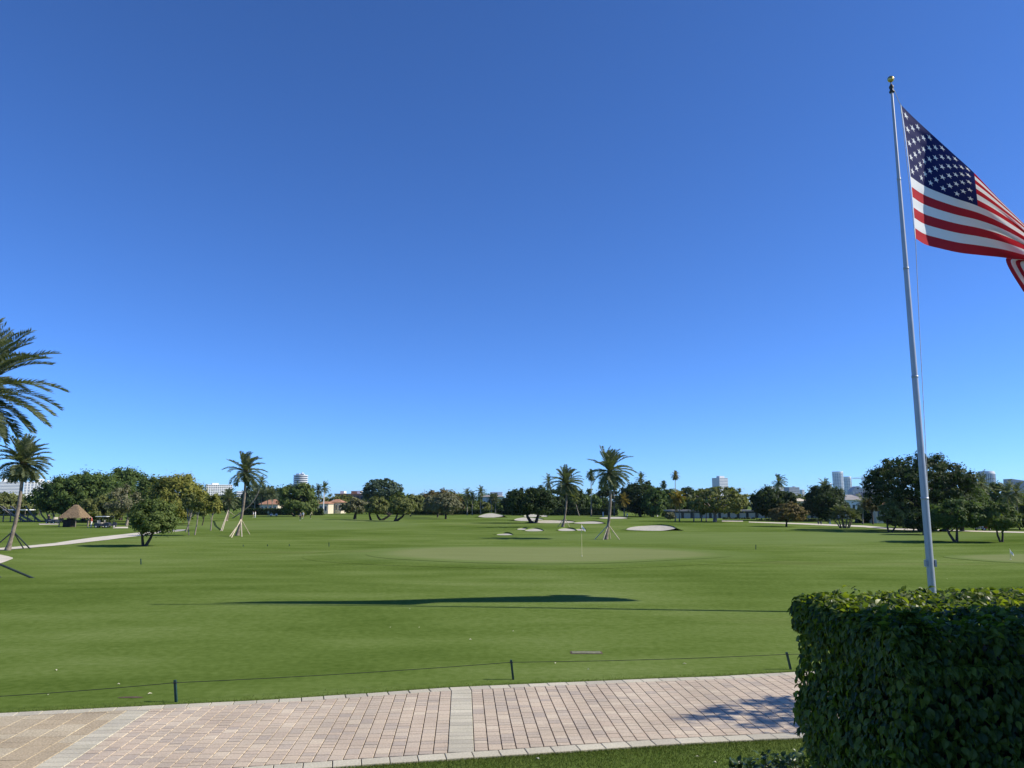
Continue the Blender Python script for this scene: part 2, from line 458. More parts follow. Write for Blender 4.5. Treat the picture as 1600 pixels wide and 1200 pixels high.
strip('cart_path', [(60, 818.6), (92, 818.4)], [(62, 820), (92, 819.6)], M['path'])
strip('cart_path', [(178, 823.6), (200, 823.2)], [(176, 825.6), (200, 825.6)], M['path'])
strip('cart_path', [(1170, 815.2), (1220, 816.6), (1280, 818.6), (1350, 821.4), (1400, 825.6), (1464, 827.4), (1533, 829.6), (1640, 832)],
      [(1170, 816.4), (1220, 818.2), (1280, 820.8), (1350, 823.8), (1400, 828), (1464, 829.6), (1533, 831.4), (1640, 834)], M['path'])
strip('cart_path', [(1128, 813.6), (1161, 813.8)], [(1128, 815), (1161, 815.2)], M['path'])

# ------------------------------------------------------------------ bunkers
def bunker(px0, px1, yt, yb, skew=0.0, seed=0, label='', D=None, N=22):
    Y0 = G((px0 + px1) / 2, yb).y
    w = (px1 - px0) * mpp(Y0)
    D = D or max(3.0, min(9.0, w * 0.45))
    r = random.Random(seed); ph = r.uniform(0, 6.28)
    root = structure(link('sand_bunker', None))
    o = root.name
    mx = (px0 + px1) / 2
    front = []; back = []
    for i in range(N + 1):
        s = i / N
        px = px0 + (px1 - px0) * s
        e = math.sin(math.pi * s) ** 0.6
        yy = yb - (yb - yt) * (0.35 + skew * (s - 0.5))
        t_ = yy - (yy - yt) * e * (1 + 0.18 * math.sin(5 * s + ph)) ; b_ = yy + (yb - yy) * e * (1 + 0.1 * math.sin(7 * s + ph))
        yf = Y0 + D * 0.35 * (1 - e); ybk = Y0 + D * (0.35 + 0.65 * e)
        f_ = P(px, b_, yf); k_ = P(px, t_, ybk)
        f_.z = max(f_.z, H(f_.x, f_.y) + 0.02); k_.z = max(k_.z, f_.z + 0.01, H(k_.x, k_.y) + 0.03)
        front.append(f_); back.append(k_)
    K = 6
    v = []; f = []
    for i in range(N + 1):
        for k in range(K + 1):
            t = k / K
            p = front[i].lerp(back[i], t)
            p.z = front[i].z + (back[i].z - front[i].z) * (t ** 1.35)
            v.append(tuple(p))
    for i in range(N):
        for k in range(K):
            a = i * (K + 1) + k; f.append((a, a + K + 1, a + K + 2, a + 1))
    me = bpy.data.meshes.new('sand'); me.from_pydata(v, [], f); me.materials.append(M['sand']); me.update()
    me.polygons.foreach_set('use_smooth', [True] * len(me.polygons))
    link('sand', me, root)
    # turf bank that wraps the sand: lip, crest, then down to the fairway behind and at both ends
    v = []; f = []
    L = 3.5 + w * 0.12
    rows = 7
    cols = []
    for i in range(-3, N + 4):
        j = min(N, max(0, i))
        ex = (i - j)
        base = back[j].copy()
        fade = 1 - abs(ex) / 3.0 if ex else 1.0
        base.x += ex * w * 0.06
        lip = (0.06 + 0.10 * (0.4 + j / N) * math.sin(math.pi * min(1, max(0, j / N))) ** 0.5) * fade
        z0 = base.z * fade
        prof = [(-0.02, z0 - 0.05), (0.0, z0 + lip), (0.35, z0 + lip + 0.03), (1.2, z0 * 0.93 + lip * 0.7), (L * 0.45, z0 * 0.6), (L * 0.8, z0 * 0.2), (L * 1.2, -0.08)]
        for dy, z in prof:
            x, y = base.x, base.y + dy
            v.append((x, y, max(z, H(x, y) - 0.06)))
        cols.append(len(v))
    C = N + 7
    for i in range(C - 1):
        for k in range(rows - 1):
            a = i * rows + k; f.append((a, a + rows, a + rows + 1, a + 1))
    me = bpy.data.meshes.new('turf_bank'); me.from_pydata(v, [], f); me.materials.append(M['turf']); me.update()
    me.polygons.foreach_set('use_smooth', [True] * len(me.polygons))
    link('turf_bank', me, root)
for i, a in enumerate([(747, 787, 802.6, 808.6), (803, 851, 808.6, 814.2), (818, 844, 803.6, 808.0), (842, 856, 804.6, 807.5),
                       (829, 900, 812.6, 817.6), (896, 944, 814.8, 818.4), (820, 849, 826.4, 830.2), (808, 826, 825.4, 828.0),
                       (872, 900, 825.4, 829.8), (898, 916, 826.2, 829.2), (776, 801, 833.6, 836.4), (978, 1056, 820.2, 829.4), (936, 981, 807.4, 810.6)]):
    bunker(*a, skew=(0.25 if i in (0, 11) else 0.0), seed=i)

# ------------------------------------------------------------------ paver path
A36 = math.radians(3.6)
ea = Vector((math.cos(A36), math.sin(A36), 0)); eb = Vector((-math.sin(A36), math.cos(A36), 0))
FAR = [(-14, 14.45), (-8.38, 15.33), (-6.42, 15.61), (-3.73, 16.01), (-2.09, 16.36), (-0.22, 16.80), (1.34, 17.02), (3.53, 17.27), (5.66, 17.48), (7.52, 17.80), (16, 18.95)]
NEAR = [(-14, 10.2), (-6, 11.35), (-1.51, 12.07), (0.98, 12.42), (3.31, 12.76), (4.89, 12.92), (6.4, 13.02), (16, 13.9)]
def interp(tab, a):
    return float(np.interp(a, [t[0] for t in tab], [t[1] for t in tab]))
rp = random.Random(7)
path = []
aa = np.arange(-13, 14.01, 0.5)
v = []; f = []
for a in aa:
    for b in (interp(NEAR, a) + 0.01, interp(FAR, a) - 0.01):
        p = ea * a + eb * b; v.append((p.x, p.y, 0.012))
for i in range(len(aa) - 1): f.append((2 * i, 2 * i + 2, 2 * i + 3, 2 * i + 1))
me = bpy.data.meshes.new('paver_path'); me.from_pydata(v, [], f); me.materials.append(M['bedding']); me.update()
paver_path = structure(link('paver_path', me))

def stone_mesh(name, mat):
    """unit paver, 1 x 1 x 1, its top edges chamfered"""
    e = 0.014
    v = [(-.5, -.5, 0), (.5, -.5, 0), (.5, .5, 0), (-.5, .5, 0), (-.5, -.5, .8), (.5, -.5, .8), (.5, .5, .8), (-.5, .5, .8),
         (-.5 + e, -.5 + e, 1), (.5 - e, -.5 + e, 1), (.5 - e, .5 - e, 1), (-.5 + e, .5 - e, 1)]
    f = [(0, 1, 5, 4), (1, 2, 6, 5), (2, 3, 7, 6), (3, 0, 4, 7), (4, 5, 9, 8), (5, 6, 10, 9), (6, 7, 11, 10), (7, 4, 8, 11), (8, 9, 10, 11)]
    me = bpy.data.meshes.new(name); me.from_pydata(v, [], f); me.materials.append(mat); me.update()
    return me
UNIT = stone_mesh('paver', M['paver'])
SV = np.array([v.co for v in UNIT.vertices]); SF = np.array([tuple(p.vertices) for p in UNIT.polygons])
EDGE = stone_mesh('edge_stone', M['edge']); WORN = stone_mesh('worn_paver', M['worn'])
field = []
def add_stone(lst, a0, a1, b0, b1, gap=0.012, sh0=0.0, sh1=0.0):
    lst.append(((a0 + a1) / 2, (b0 + b1) / 2, a1 - a0 - gap, b1 - b0 - gap))
a = -5.74
bands = [(-6.15, -5.74), (-0.20, 0.21), (9.2, 9.61)]
edge_l, worn_l = [], []
while a < 13:
    hit = [bd for bd in bands if a <= bd[0] + 0.02 and a + 0.2 > bd[0]]
    if hit:
        bd = hit[0]; b = interp(NEAR, (bd[0] + bd[1]) / 2) + 0.29; b1 = interp(FAR, (bd[0] + bd[1]) / 2) - 0.27
        while b < b1 - 0.05:
            n_ = min(b1, b + 0.205); add_stone(edge_l, bd[0], bd[1], b, n_); b = n_
        a = bd[1]; continue
    w = 0.2216 if a < -0.3 else 0.21927
    b = interp(NEAR, a + w / 2) + 0.29; b1 = interp(FAR, a + w / 2) - 0.27
    while b < b1 - 0.03:
        l = rp.choice([0.145, 0.145, 0.218, 0.218, 0.29])
        n_ = b + l
        if n_ > b1 - 0.06: n_ = b1
        add_stone(field, a, a + w, b, n_, gap=0.0155)
        b = n_
    a += w
b = interp(NEAR, -5.95) + 0.29; b1 = interp(FAR, -5.95) - 0.27
while b < b1 - 0.05:
    n_ = min(b1, b + 0.205); add_stone(edge_l, -6.15, -5.74, b, n_); b = n_
a = -13.0
while a < -6.2:
    b = interp(NEAR, a + .22) + 0.29 + rp.uniform(-.2, 0); b1 = interp(FAR, a + .22) - 0.27
    w = min(0.437, -6.15 - a)
    while b < b1 - 0.03:
        n_ = min(b1, b + rp.choice([0.29, 0.44])); add_stone(worn_l, a, a + w, b, n_, gap=0.010); b = n_
    a += 0.437
def edge_run(tab, side):
    a = -13.0
    while a < 13:
        n_ = a + 0.412
        m_ = (a + n_) / 2; b = interp(tab, m_)
        sl_ = math.atan((interp(tab, n_) - interp(tab, a)) / (n_ - a))
        edge_l.append((m_, b + side * 0.135, 0.404, 0.262, sl_)); a = n_
edge_run(FAR, -1); edge_run(NEAR, 1)
def in_view(a, b):
    p = ea * a + eb * b
    y = CP * p.y + SP * (0 - CAM_H)           # depth along the lens axis
    u = p.x / y * F
    vv = (SP * p.y + CP * CAM_H) / y * F      # below the axis
    return abs(u) < 815 and vv < 612 and not (u > 455)
def place_stone(name, me, s):
    p = ea * s[0] + eb * s[1]
    sl_ = s[4] if len(s) > 4 else 0.0
    o = link(name, me, paver_path, (p.x, p.y, 0.0), (rp.uniform(-.004, .004), rp.uniform(-.004, .004), A36 + sl_ + rp.uniform(-.006, .006)),
             (s[2], s[3], 0.034 + rp.uniform(-.002, .002)))
    return o
def stones_joined(name, lst, mat):
    V = []; Fa = []
    for s in lst:
        p = ea * s[0] + eb * s[1]
        t = A36 + (s[4] if len(s) > 4 else 0) + rp.uniform(-.006, .006); ct, st_ = math.cos(t), math.sin(t)
        q = SV * np.array([s[2], s[3], 0.034 + rp.uniform(-.002, .002)])
        V.append(np.stack([q[:, 0] * ct - q[:, 1] * st_ + p.x, q[:, 0] * st_ + q[:, 1] * ct + p.y, q[:, 2]], 1))
        Fa.append(SF + 12 * (len(V) - 1))
    if not V: return
    o = link(name, mesh_np(name, np.concatenate(V), np.concatenate(Fa), 4, mat), paver_path); o['kind'] = 'stuff'
vis = sorted([s for s in field if in_view(s[0], s[1])], key=lambda s: s[1] - 0.9 * s[2] * s[3] * 10)
big = set(id(s) for s in vis[:300])
for s in vis[:300]: place_stone('paver', UNIT, s)
stones_joined('pavers', [s for s in field if id(s) not in big], M['paver'])
ve = [s for s in edge_l if in_view(s[0], s[1])]; vs = set(id(s) for s in ve)
for s in ve: place_stone('edge_stone', EDGE, s)
stones_joined('edge_stones', [s for s in edge_l if id(s) not in vs], M['edge'])
ve = [s for s in worn_l if in_view(s[0], s[1])]; vs = set(id(s) for s in ve)
for s in ve: place_stone('worn_paver', WORN, s)
stones_joined('worn_pavers', [s for s in worn_l if id(s) not in vs], M['worn'])

# ------------------------------------------------------------------ terrace and clubhouse beside the camera (their shade lies on the hedge)
tr = structure(link('terrace', None))
box_obj('retaining_wall', M['stone'], tr, -9, 18, -12, 4.50, -0.3, 2.12)
box_obj('coping', M['edge'], tr, -9.05, 18.05, -12.05, 4.56, 2.12, 2.20)
ch = thing('clubhouse', 'cream stucco two-storey clubhouse with tiled hip roof standing on the terrace', 'building', (11, -4, 2.2))
box_obj('wall', M['stucco'], ch, -4.4, 5, -7, 6.8, 0, 6.4)
m_ = MB(); m_.v = [(-5.0, -7.6, 6.4), (5.6, -7.6, 6.4), (5.6, 7.25, 6.4), (-5.0, 7.25, 6.4), (0.3, -3, 8.6), (0.3, 3.2, 8.6)]
m_.f = [(3, 2, 1, 0), (0, 1, 4), (1, 2, 5, 4), (2, 3, 5), (3, 0, 4, 5)]
m_.build('roof', M['terracotta'], ch)
for zz in (0.5, 3.7):
    for yy in (-4.5, -1, 2.5, 5.8):
        w_ = box_obj('window', M['white'], ch, -4.46, -4.38, yy - .7, yy + .7, zz, zz + 2.2)
        box_obj('pane', M['darkglass'], w_, -4.49, -4.44, yy - .6, yy + .6, zz + .1, zz + 2.1)

# ------------------------------------------------------------------ trees
def leaf_cloud(rng, centres, crad, n_per, size, crown_c, crown_r, up=0.35, flat=0.75, droop=0.0):
    """leaf faces round clump centres; returns verts and quads"""
    C = np.repeat(centres, n_per, axis=0); R = np.repeat(crad, n_per)[:, None]
    n = len(C)
    d = rng.normal(size=(n, 3)); d /= np.linalg.norm(d, axis=1)[:, None]
    rad = np.clip(np.abs(rng.normal(0.45, 0.42, (n, 1))), 0.05, 1.65)
    off = d * rad * R; off[:, 2] *= flat
    pos = C + off
    out = (pos - crown_c) / crown_r
    nm = d * 0.85 + out * 0.55 + rng.normal(size=(n, 3)) * 0.42
    nm[:, 2] += up
    nm /= np.linalg.norm(nm, axis=1)[:, None]
    t = rng.normal(size=(n, 3)); t -= nm * np.sum(t * nm, axis=1)[:, None]; t /= np.linalg.norm(t, axis=1)[:, None]
    b = np.cross(nm, t)
    s = size * rng.uniform(0.6, 1.3, (n, 1))
    V = np.stack([pos - t * s, pos + b * s * 0.5 - t * s * .1, pos + t * s - nm * s * 0.15, pos - b * s * 0.5 - t * s * .1], axis=1).reshape(-1, 3)
    V[:, 2] -= droop * 0
    Fq = np.arange(n * 4).reshape(-1, 4)
    return V, Fq

def tree(name, label, px, base, box, fol, dist=None, bark='bark', seed=0, dens=1.0, trunks=None, group=None, depth=None, clump=0.30, open_=0.0, cat='tree', lean=0.0, leaf=None, flat=0.75, low=0.35, limbs=6, tr=1.0, shell=0.66, mid=0.40):
    """base: pixel row of the foot (or None with dist); box: crown x0,x1,y0,y1 in pixels"""
    rng = np.random.default_rng(seed + 1000); r = random.Random(seed)
    if dist is None:
        g = G(px, base); Y = g.y
    else:
        Y = dist; d = ray(px, 790); t = Y / d[1]; g = Vector((d[0] * t, Y, H(d[0] * t, Y)))
    x0, x1, y0, y1 = box
    top = P((x0 + x1) / 2, y0, Y).z; bot = max(g.z + 0.25, P((x0 + x1) / 2, y1, Y).z)
    X0 = P(x0, y1, Y).x; X1 = P(x1, y1, Y).x
    cx = (X0 + X1) / 2; rx = (X1 - X0) / 2 * 0.99; rz = (top - bot) / 2; ry = depth or rx * 0.95
    rz = max(rz, 0.4)
    cz = bot + 2 * rz * mid
    rup, rdn = 2 * rz * (1 - mid), 2 * rz * mid
    root = thing(name, label, cat, (g.x, g.y, g.z), 0, group)
    cc = np.array([cx - g.x, 0, cz - g.z]); cr = np.array([rx, ry, rz])
    zs = lambda d_: np.where(d_[:, 2] > 0, rup, rdn)
    # clump centres spread through the crown, denser at its surface
    cl = clump * 0.88 * min(rx, rz * 1.2)
    vol = rx * ry * rz
    ncl = int(max(60, min(340, 1.35 * vol / cl ** 3)))
    d = rng.normal(size=(ncl * 3, 3)); d /= np.linalg.norm(d, axis=1)[:, None]
    d = d[d[:, 2] > -0.55 - low][:ncl]; ncl = len(d)
    rad = (shell + (1 - shell) * rng.uniform(0, 1, (ncl, 1)) ** 0.6) * (1 - 0.5 * cl / min(rx, max(rz, cl * 1.3)))
    rad = rad * rng.uniform(0.86, 1.10, (ncl, 1))
    sc3 = np.stack([np.full(ncl, rx), np.full(ncl, ry), zs(d)], 1)
    cen = cc + d * rad * sc3
    # flatter underside
    und = cc[2] - rdn * 0.95
    cen[:, 2] = np.maximum(cen[:, 2], und + cl * 0.4)
    crad = cl * rng.uniform(0.75, 1.3, ncl)
    size = leaf or max(0.10, Y * 0.0019)
    A = math.pi * rx * rz
    n_leaf = int(dens * 17.0 * A / (size * size) * (1 - open_ * 0.55))
    n_leaf = max(600, min(40000, n_leaf))
    per = max(8, n_leaf // ncl)
    V, Fq = leaf_cloud(rng, cen, crad, per, size, cc, cr, flat=flat)
    link('crown', mesh_np('crown', V, Fq, 4, FOL[fol]), root)
    # trunk(s) with limbs up into the clumps
    tm = MB()
    H_ = top - g.z
    R = max(0.09, 0.035 * H_ ** 0.9 * tr + rx * 0.012)
    tk = trunks or [(0.0, 0.0, 1.0)]
    for (ox, lx, sc) in tk:
        fx = ox * mpp(Y); tx = lx * mpp(Y)
        hz = max(0.5, (bot - g.z) + rz * 0.45)
        p0 = Vector((fx, 0, -0.15)); p3 = Vector((tx + fx, r.uniform(-.1, .1) * rx * .3, hz))
        pm = p0.lerp(p3, 0.45) + Vector((r.uniform(-.06, .06) * hz + tx * 0.12, 0, 0))
        rr = R * sc
        tm.tube([p0, p0 + (pm - p0) * 0.18, pm, p3], [rr * 1.55, rr * 1.08, rr * 0.85, rr * 0.55], 8)
        far = cen[np.argsort(rng.uniform(size=ncl))[:limbs]]
        for q in far:
            q = Vector(q); s_ = p0.lerp(p3, r.uniform(0.62, 0.98)) if False else pm.lerp(p3, r.uniform(0.1, 1.0))
            md = s_.lerp(q, 0.5) + Vector((0, 0, 0.08 * (q - s_).length))
            tm.tube([s_, md, q], [rr * 0.46, rr * 0.30, rr * 0.10], 6, False)
    tm.build('trunk', M[bark], root, True)
    return root

def frond_mesh(name, rng, az, el, L, droop, wind, pairs, lw, ll, mat, wdir=(1, 0.25, 0)):
    """one feather frond: a curved midrib with leaflets on both sides"""
    n = 12
    d = np.array([math.cos(az) * math.cos(el), math.sin(az) * math.cos(el), math.sin(el)])
    W = np.array(wdir) / np.linalg.norm(wdir)
    p = np.zeros(3); pts = [p.copy()]; dirs = [d.copy()]
    for i in range(n):
        d = d + np.array([0, 0, -1]) * droop / n * (0.4 + 1.2 * i / n) + W * wind / n * (0.3 + 1.4 * i / n)
        d /= np.linalg.norm(d)
        p = p + d * L / n; pts.append(p.copy()); dirs.append(d.copy())
    pts = np.array(pts); dirs = np.array(dirs)
    V = []; Fq = []
    # midrib
    for k in range(n):
        side = np.cross(dirs[k], [0, 0, 1.0]); side /= (np.linalg.norm(side) + 1e-6)
        w0 = lw * 0.9 * (1 - k / n) + 0.006; w1 = lw * 0.9 * (1 - (k + 1) / n) + 0.006
        i = len(V)
        V += [pts[k] - side * w0, pts[k] + side * w0, pts[k + 1] + side * w1, pts[k + 1] - side * w1]; Fq.append((i, i + 1, i + 2, i + 3))
    for j in range(pairs):
        t = 0.10 + 0.90 * (j + rng.uniform(0, .6)) / pairs
        t = min(t, 0.995)
        k = min(n - 1, int(t * n)); u = t * n - k
        q = pts[k] * (1 - u) + pts[k + 1] * u; dd = dirs[k] * (1 - u) + dirs[k + 1] * u
        side = np.cross(dd, [0, 0, 1.0]); side /= (np.linalg.norm(side) + 1e-6)
        upv = np.cross(side, dd)
        l = ll * (0.45 + 0.75 * math.sin(math.pi * min(1, t * 0.82 + 0.12))) * rng.uniform(0.85, 1.1)
        for sg in (-1, 1):
            v = dd * 0.62 + side * sg * 0.75 + upv * rng.uniform(0.15, 0.5) + W * wind * 0.30
            v /= np.linalg.norm(v)
            e = q + v * l + np.array([0, 0, -0.10 * l])
            m_ = q + v * l * 0.45
            wv = np.cross(v, upv + rng.normal(size=3) * 0.35); wv /= (np.linalg.norm(wv) + 1e-6)
            i = len(V)
            V += [q, m_ + wv * lw * 0.5, e, m_ - wv * lw * 0.5]; Fq.append((i, i + 1, i + 2, i + 3))
    return np.array(V), np.array(Fq)

def date_palm(label, foot, head, L, seed, nf=52, pairs=34, lw=0.07, ll=0.42, wind=0.35, braces=(), brace_mat='bracewood', Y=None, r0=0.26, bracketop=0.30, group='date palms planted on the course', shape=0.5):
    r = random.Random(seed); rng = np.random.default_rng(seed)
    g = G(*foot) if Y is None else Vector((P(foot[0], 790, Y).x, Y, H(P(foot[0], 790, Y).x, Y)))
    h = P(head[0], head[1], g.y) - g
    root = thing('date_palm', label, 'palm tree', g, 0, group)
    tm = MB()
    pts = []; rad = []
    K = 26
    for k in range(K + 1):
        t = k / K
        p = Vector((h.x * (t ** 0.8 if shape > 0 else t), h.y * t, h.z * t - 0.15 * (1 - t)))
        p.x += 0.05 * h.z * math.sin(math.pi * t) * (0.6 if shape > 0 else 0)
        pts.append(p)
        rr = r0 * (1.75 - 6.2 * t if t < 0.12 else (1.03 - 0.20 * t)) * (1.0 if k % 2 else 0.93)
        if t > 0.86: rr *= 1 + (t - 0.86) * 3.0
        rad.append(rr)
    tm.tube(pts, rad, 10); tm.build('trunk', M['palmbark'], root, True)
    bt = MB(); bt.lathe([(r0 * 0.8, -0.75), (r0 * 1.7, -0.35), (r0 * 1.9, 0.0), (r0 * 1.3, 0.35), (0.05, 0.6)], 10, tuple(h))
    bt.build('crown_shaft', M['palmboot'], root, True)
    for i in range(nf):
        u = (i + 0.5) / nf
        el = math.radians(82 - 128 * u ** 1.05 + r.uniform(-8, 8)); az = i * 2.399963 + r.uniform(-.25, .25)
        l = L * (0.72 + 0.38 * math.sin(math.pi * min(1, u * 0.85 + 0.18))) * r.uniform(0.9, 1.08)
        V, Fq = frond_mesh('frond', rng, az, el, l, 0.75 + 0.35 * u, wind * r.uniform(0.7, 1.3), pairs, lw, ll, None)
        o = link('frond', mesh_np('frond', V, Fq, 4, FOL['palm']), root, tuple(h + Vector((0, 0, 0.15 - 0.5 * u))))
    for (bx, by, tb) in braces:
        f_ = P(bx, by, 1); gp = G(bx, by)
        a_ = gp - g; b_ = Vector((h.x * tb, h.y * tb, h.z * tb)) if False else Vector(pts[int(tb * K)])
        MB().tube([a_ - Vector((0, 0, .1)), b_], 0.055, 6).build('brace_pole', M[brace_mat], root)
    return root

date_palm('tall date palm with long drooping fronds beside the pale path, dark braces', (-46, 896), (-36, 609), 3.85, 3, nf=72, pairs=84, lw=0.060, ll=0.68, wind=0.22,
          braces=[(58, 903, 0.18), (5, 902, 0.12), (-100, 900, 0.2)], brace_mat='bracedark', Y=41, r0=0.28)
date_palm('leaning date palm with thick base rising beside the pale cart path, dark braces', (11, 860), (37, 722), 2.1, 5, nf=54, pairs=38, lw=0.080, ll=0.52, wind=0.30,
          braces=[(49, 857.5, 0.24), (38, 857, 0.24), (-12, 856, 0.24)], brace_mat='bracedark', r0=0.16)
date_palm('windswept date palm with pale timber braces near the thin leaning palm', (370, 837), (384, 736), 2.45, 8, nf=38, pairs=36, lw=0.09, ll=0.54, wind=0.75,
          braces=[(361, 840, 0.27), (378, 838.5, 0.27), (391, 835, 0.27), (358, 838, 0.24)], r0=0.16)
date_palm('tallest windswept date palm behind the putting green flagstick, pale braces', (946, 843), (953, 736), 2.65, 11, nf=46, pairs=38, lw=0.09, ll=0.60, wind=0.55,
          braces=[(928, 843, 0.24), (942, 843.5, 0.24), (968.5, 843, 0.24), (954, 842, 0.24)], r0=0.175)
date_palm('smaller date palm among the bunkers with pale braces and drooping skirt', (879, 823.5), (885, 755), 2.7, 14, nf=52, pairs=32, lw=0.12, ll=0.64, wind=0.35,
          braces=[(871, 823, 0.26), (890, 823, 0.26), (876, 823, 0.26)], r0=0.16)
date_palm('dense date palm with two long slanting props beyond the slim trunks', (353, 814), (358, 781), 2.6, 17, nf=50, pairs=22, lw=0.12, ll=0.5, wind=0.25,
          braces=[(344.5, 830, 0.55), (347, 830, 0.5), (367, 805, 0.5)], r0=0.3)

def slim_palm(label, foot, head, L, seed, fol='palm', nf=26, pairs=14, lw=0.14, ll=0.55, wind=0.3, r0=0.16, Y=None, bend=0.0, group='slender palms', base_z=None, el0=80, el1=-60, bark='palebark', droop=0.9):
    """a distant palm: trunk and one crown"""
    r = random.Random(seed); rng = np.random.default_rng(seed)
    if Y is None: g = G(*foot)
    else: g = Vector((P(foot[0], 790, Y).x, Y, 0))
    h = P(head[0], head[1], g.y) - g
    root = thing('palm_tree', label, 'palm tree', g, 0, group)
    pts = []
    for k in range(11):
        t = k / 10
        pts.append(Vector((h.x * t, 0, h.z * t - .1 * (1 - t))) + Vector((bend * math.sin(math.pi * t), 0, -abs(bend) * 0.3 * math.sin(math.pi * t))))
    MB().tube(pts, [r0 * (1.35 - 0.5 * min(1, k / 4)) * (1 - 0.02 * k) for k in range(11)], 7).build('trunk', M[bark], root, True)
    Vs = []; Fs = []; n = 0
    for i in range(nf):
        u = (i + .5) / nf
        V, Fq = frond_mesh('f', rng, i * 2.39996 + r.uniform(-.3, .3), math.radians(el0 + (el1 - el0) * u + r.uniform(-10, 10)), L * r.uniform(.8, 1.1), droop, wind * r.uniform(.6, 1.4), pairs, lw, ll, None)
        Vs.append(V + np.array(h)); Fs.append(Fq + n); n += len(V)
    link('crown', mesh_np('crown', np.concatenate(Vs), np.concatenate(Fs), 4, FOL[fol]), root)
    return root

# --- left side
tree('shade_tree', 'small round-crowned tree with forked trunk beside the pale cart path', 225, 853.5, (196, 278, 775, 836), 'mid', seed=1, bark='darkbark', trunks=[(-1, -6, .8), (1, 14, .9)], dens=1.1, clump=.27, leaf=0.12, limbs=8)
tree('banyan_tree', 'broad dark banyan with many aerial root trunks behind the thatched hut', 95, 815, (42, 215, 738, 806), 'ficus', seed=2, bark='palebark', dens=1.3, clump=.26, depth=9,
     trunks=[(-52, -40, .5), (-49, -45, .35), (-42, -38, .45), (-39, -38, .3), (-30, -26, .55), (-20, -16, .4), (-14, -12, .4), (-8, -10, .5), (0, 4, .8), (10, 14, .4)], limbs=0)
tree('ficus_tree', 'tall green tree cresting the grove behind the thatched hut', 190, None, (140, 238, 725, 800), 'ficus', dist=185, seed=3, dens=1.2, clump=.28)
tree('ficus_tree', 'dense green tree filling the grove crest left of its tallest crown', 132, None, (92, 178, 733, 802), 'ficus', dist=176, seed=13, dens=1.2, clump=.26)
tree('shade_tree', 'mid green tree between the tallest crown and the yellow-green tree', 236, None, (208, 268, 736, 804), 'mid', dist=168, seed=14, dens=1.2, clump=.26)
tree('shade_tree', 'large yellow-green tree on the right end of the grove by slim trunks', 268, None, (218, 326, 737, 818), 'yellow', dist=150, seed=4, dens=1.2, clump=.25, trunks=[(-8, -20, .9), (0, 14, .9)])
tree('shade_tree', 'low olive spreading tree beside the thatched hut and carts', 157, 816.5, (121, 198, 772, 815), 'olive', seed=5, dens=1.3, clump=.27, bark='darkbark')
tree('shade_tree', 'grey thinly leaved tree showing pale limbs in front of the grove', 200, None, (160, 222, 757, 805), 'grey', dist=140, seed=6, dens=.7, bark='palebark', open_=.5, limbs=14)
tree('shade_tree', 'low mixed tree at the foot of the white tower block', 12, None, (-30, 48, 768, 806), 'olive', dist=260, seed=7, dens=1.0, group='low trees under the white towers')
tree('shade_tree', 'low mixed tree at the foot of the white tower block', -40, None, (-90, 0, 762, 806), 'mid', dist=255, seed=8, dens=1.0, group='low trees under the white towers')
tree('slim_tree', 'slim tree with tall straight pale trunk and yellow-green head', 329, 829, (317, 347, 767, 806), 'yellow', seed=9, bark='palebark', dens=1.0, group=None, trunks=[(0, 2, .5)])
tree('slim_tree', 'slim tree leaning right with bare pale trunk under the grove edge', 290, 831.5, (284, 312, 768, 800), 'olive', seed=10, bark='palebark', trunks=[(0, 9, .5)], dens=.9)
tree('slim_tree', 'slim tree with two close bare pale trunks under the grove edge', 304, 836, (296, 322, 772, 800), 'yellow', seed=11, bark='palebark', trunks=[(0, 4, .5), (-8.5, -6, .4)], dens=.9)
tree('shade_tree', 'small dark-trunked tree beyond the slim pale trunks', 315.5, 821, (303, 327, 789, 807), 'olive', seed=12, bark='darkbark', trunks=[(0, 3, .8)], dens=.9)
slim_palm('thin curved palm leaning far right with a tiny head', (362, 810), (409, 752), 1.7, 20, nf=22, pairs=10, lw=.16, ll=.5, wind=.5, r0=.13, bend=1.6, group=None)
for i, (x, y0, w) in enumerate([(394, 752, 20), (412, 757, 18), (426, 756, 20)]):
    tree('she_oak', 'feathery blue-green tree behind the royal palm trunks', x, None, (x - w, x + w, y0, 800), 'blue', dist=300, seed=30 + i, dens=.8, group='feathery trees beyond the fairway', clump=.22)
for i, x in enumerate((398, 408, 418, 425)):
    slim_palm('royal palm with pale trunk before the feathery trees', (x, 802), (x + 1, 772), 2.6, 40 + i, nf=18, pairs=10, lw=.2, ll=.7, r0=.2, Y=270, group='royal palms before the feathery trees')
tree('oak_tree', 'large dark oak with two trunks below the round tower', 466, 807, (431, 500, 750, 806), 'mid', seed=50, bark='darkbark', dens=1.5, trunks=[(-5, -10, .8), (5, 8, .8)], clump=.26)
for i, (x, y) in enumerate([(497, 766), (507, 762), (489, 770)]):
    slim_palm('dark coconut palm rising behind the large oak', (x, 800), (x, y), 3.0, 60 + i, nf=20, pairs=10, lw=.25, ll=.8, r0=.2, Y=310, group='coconut palms behind the large oak')
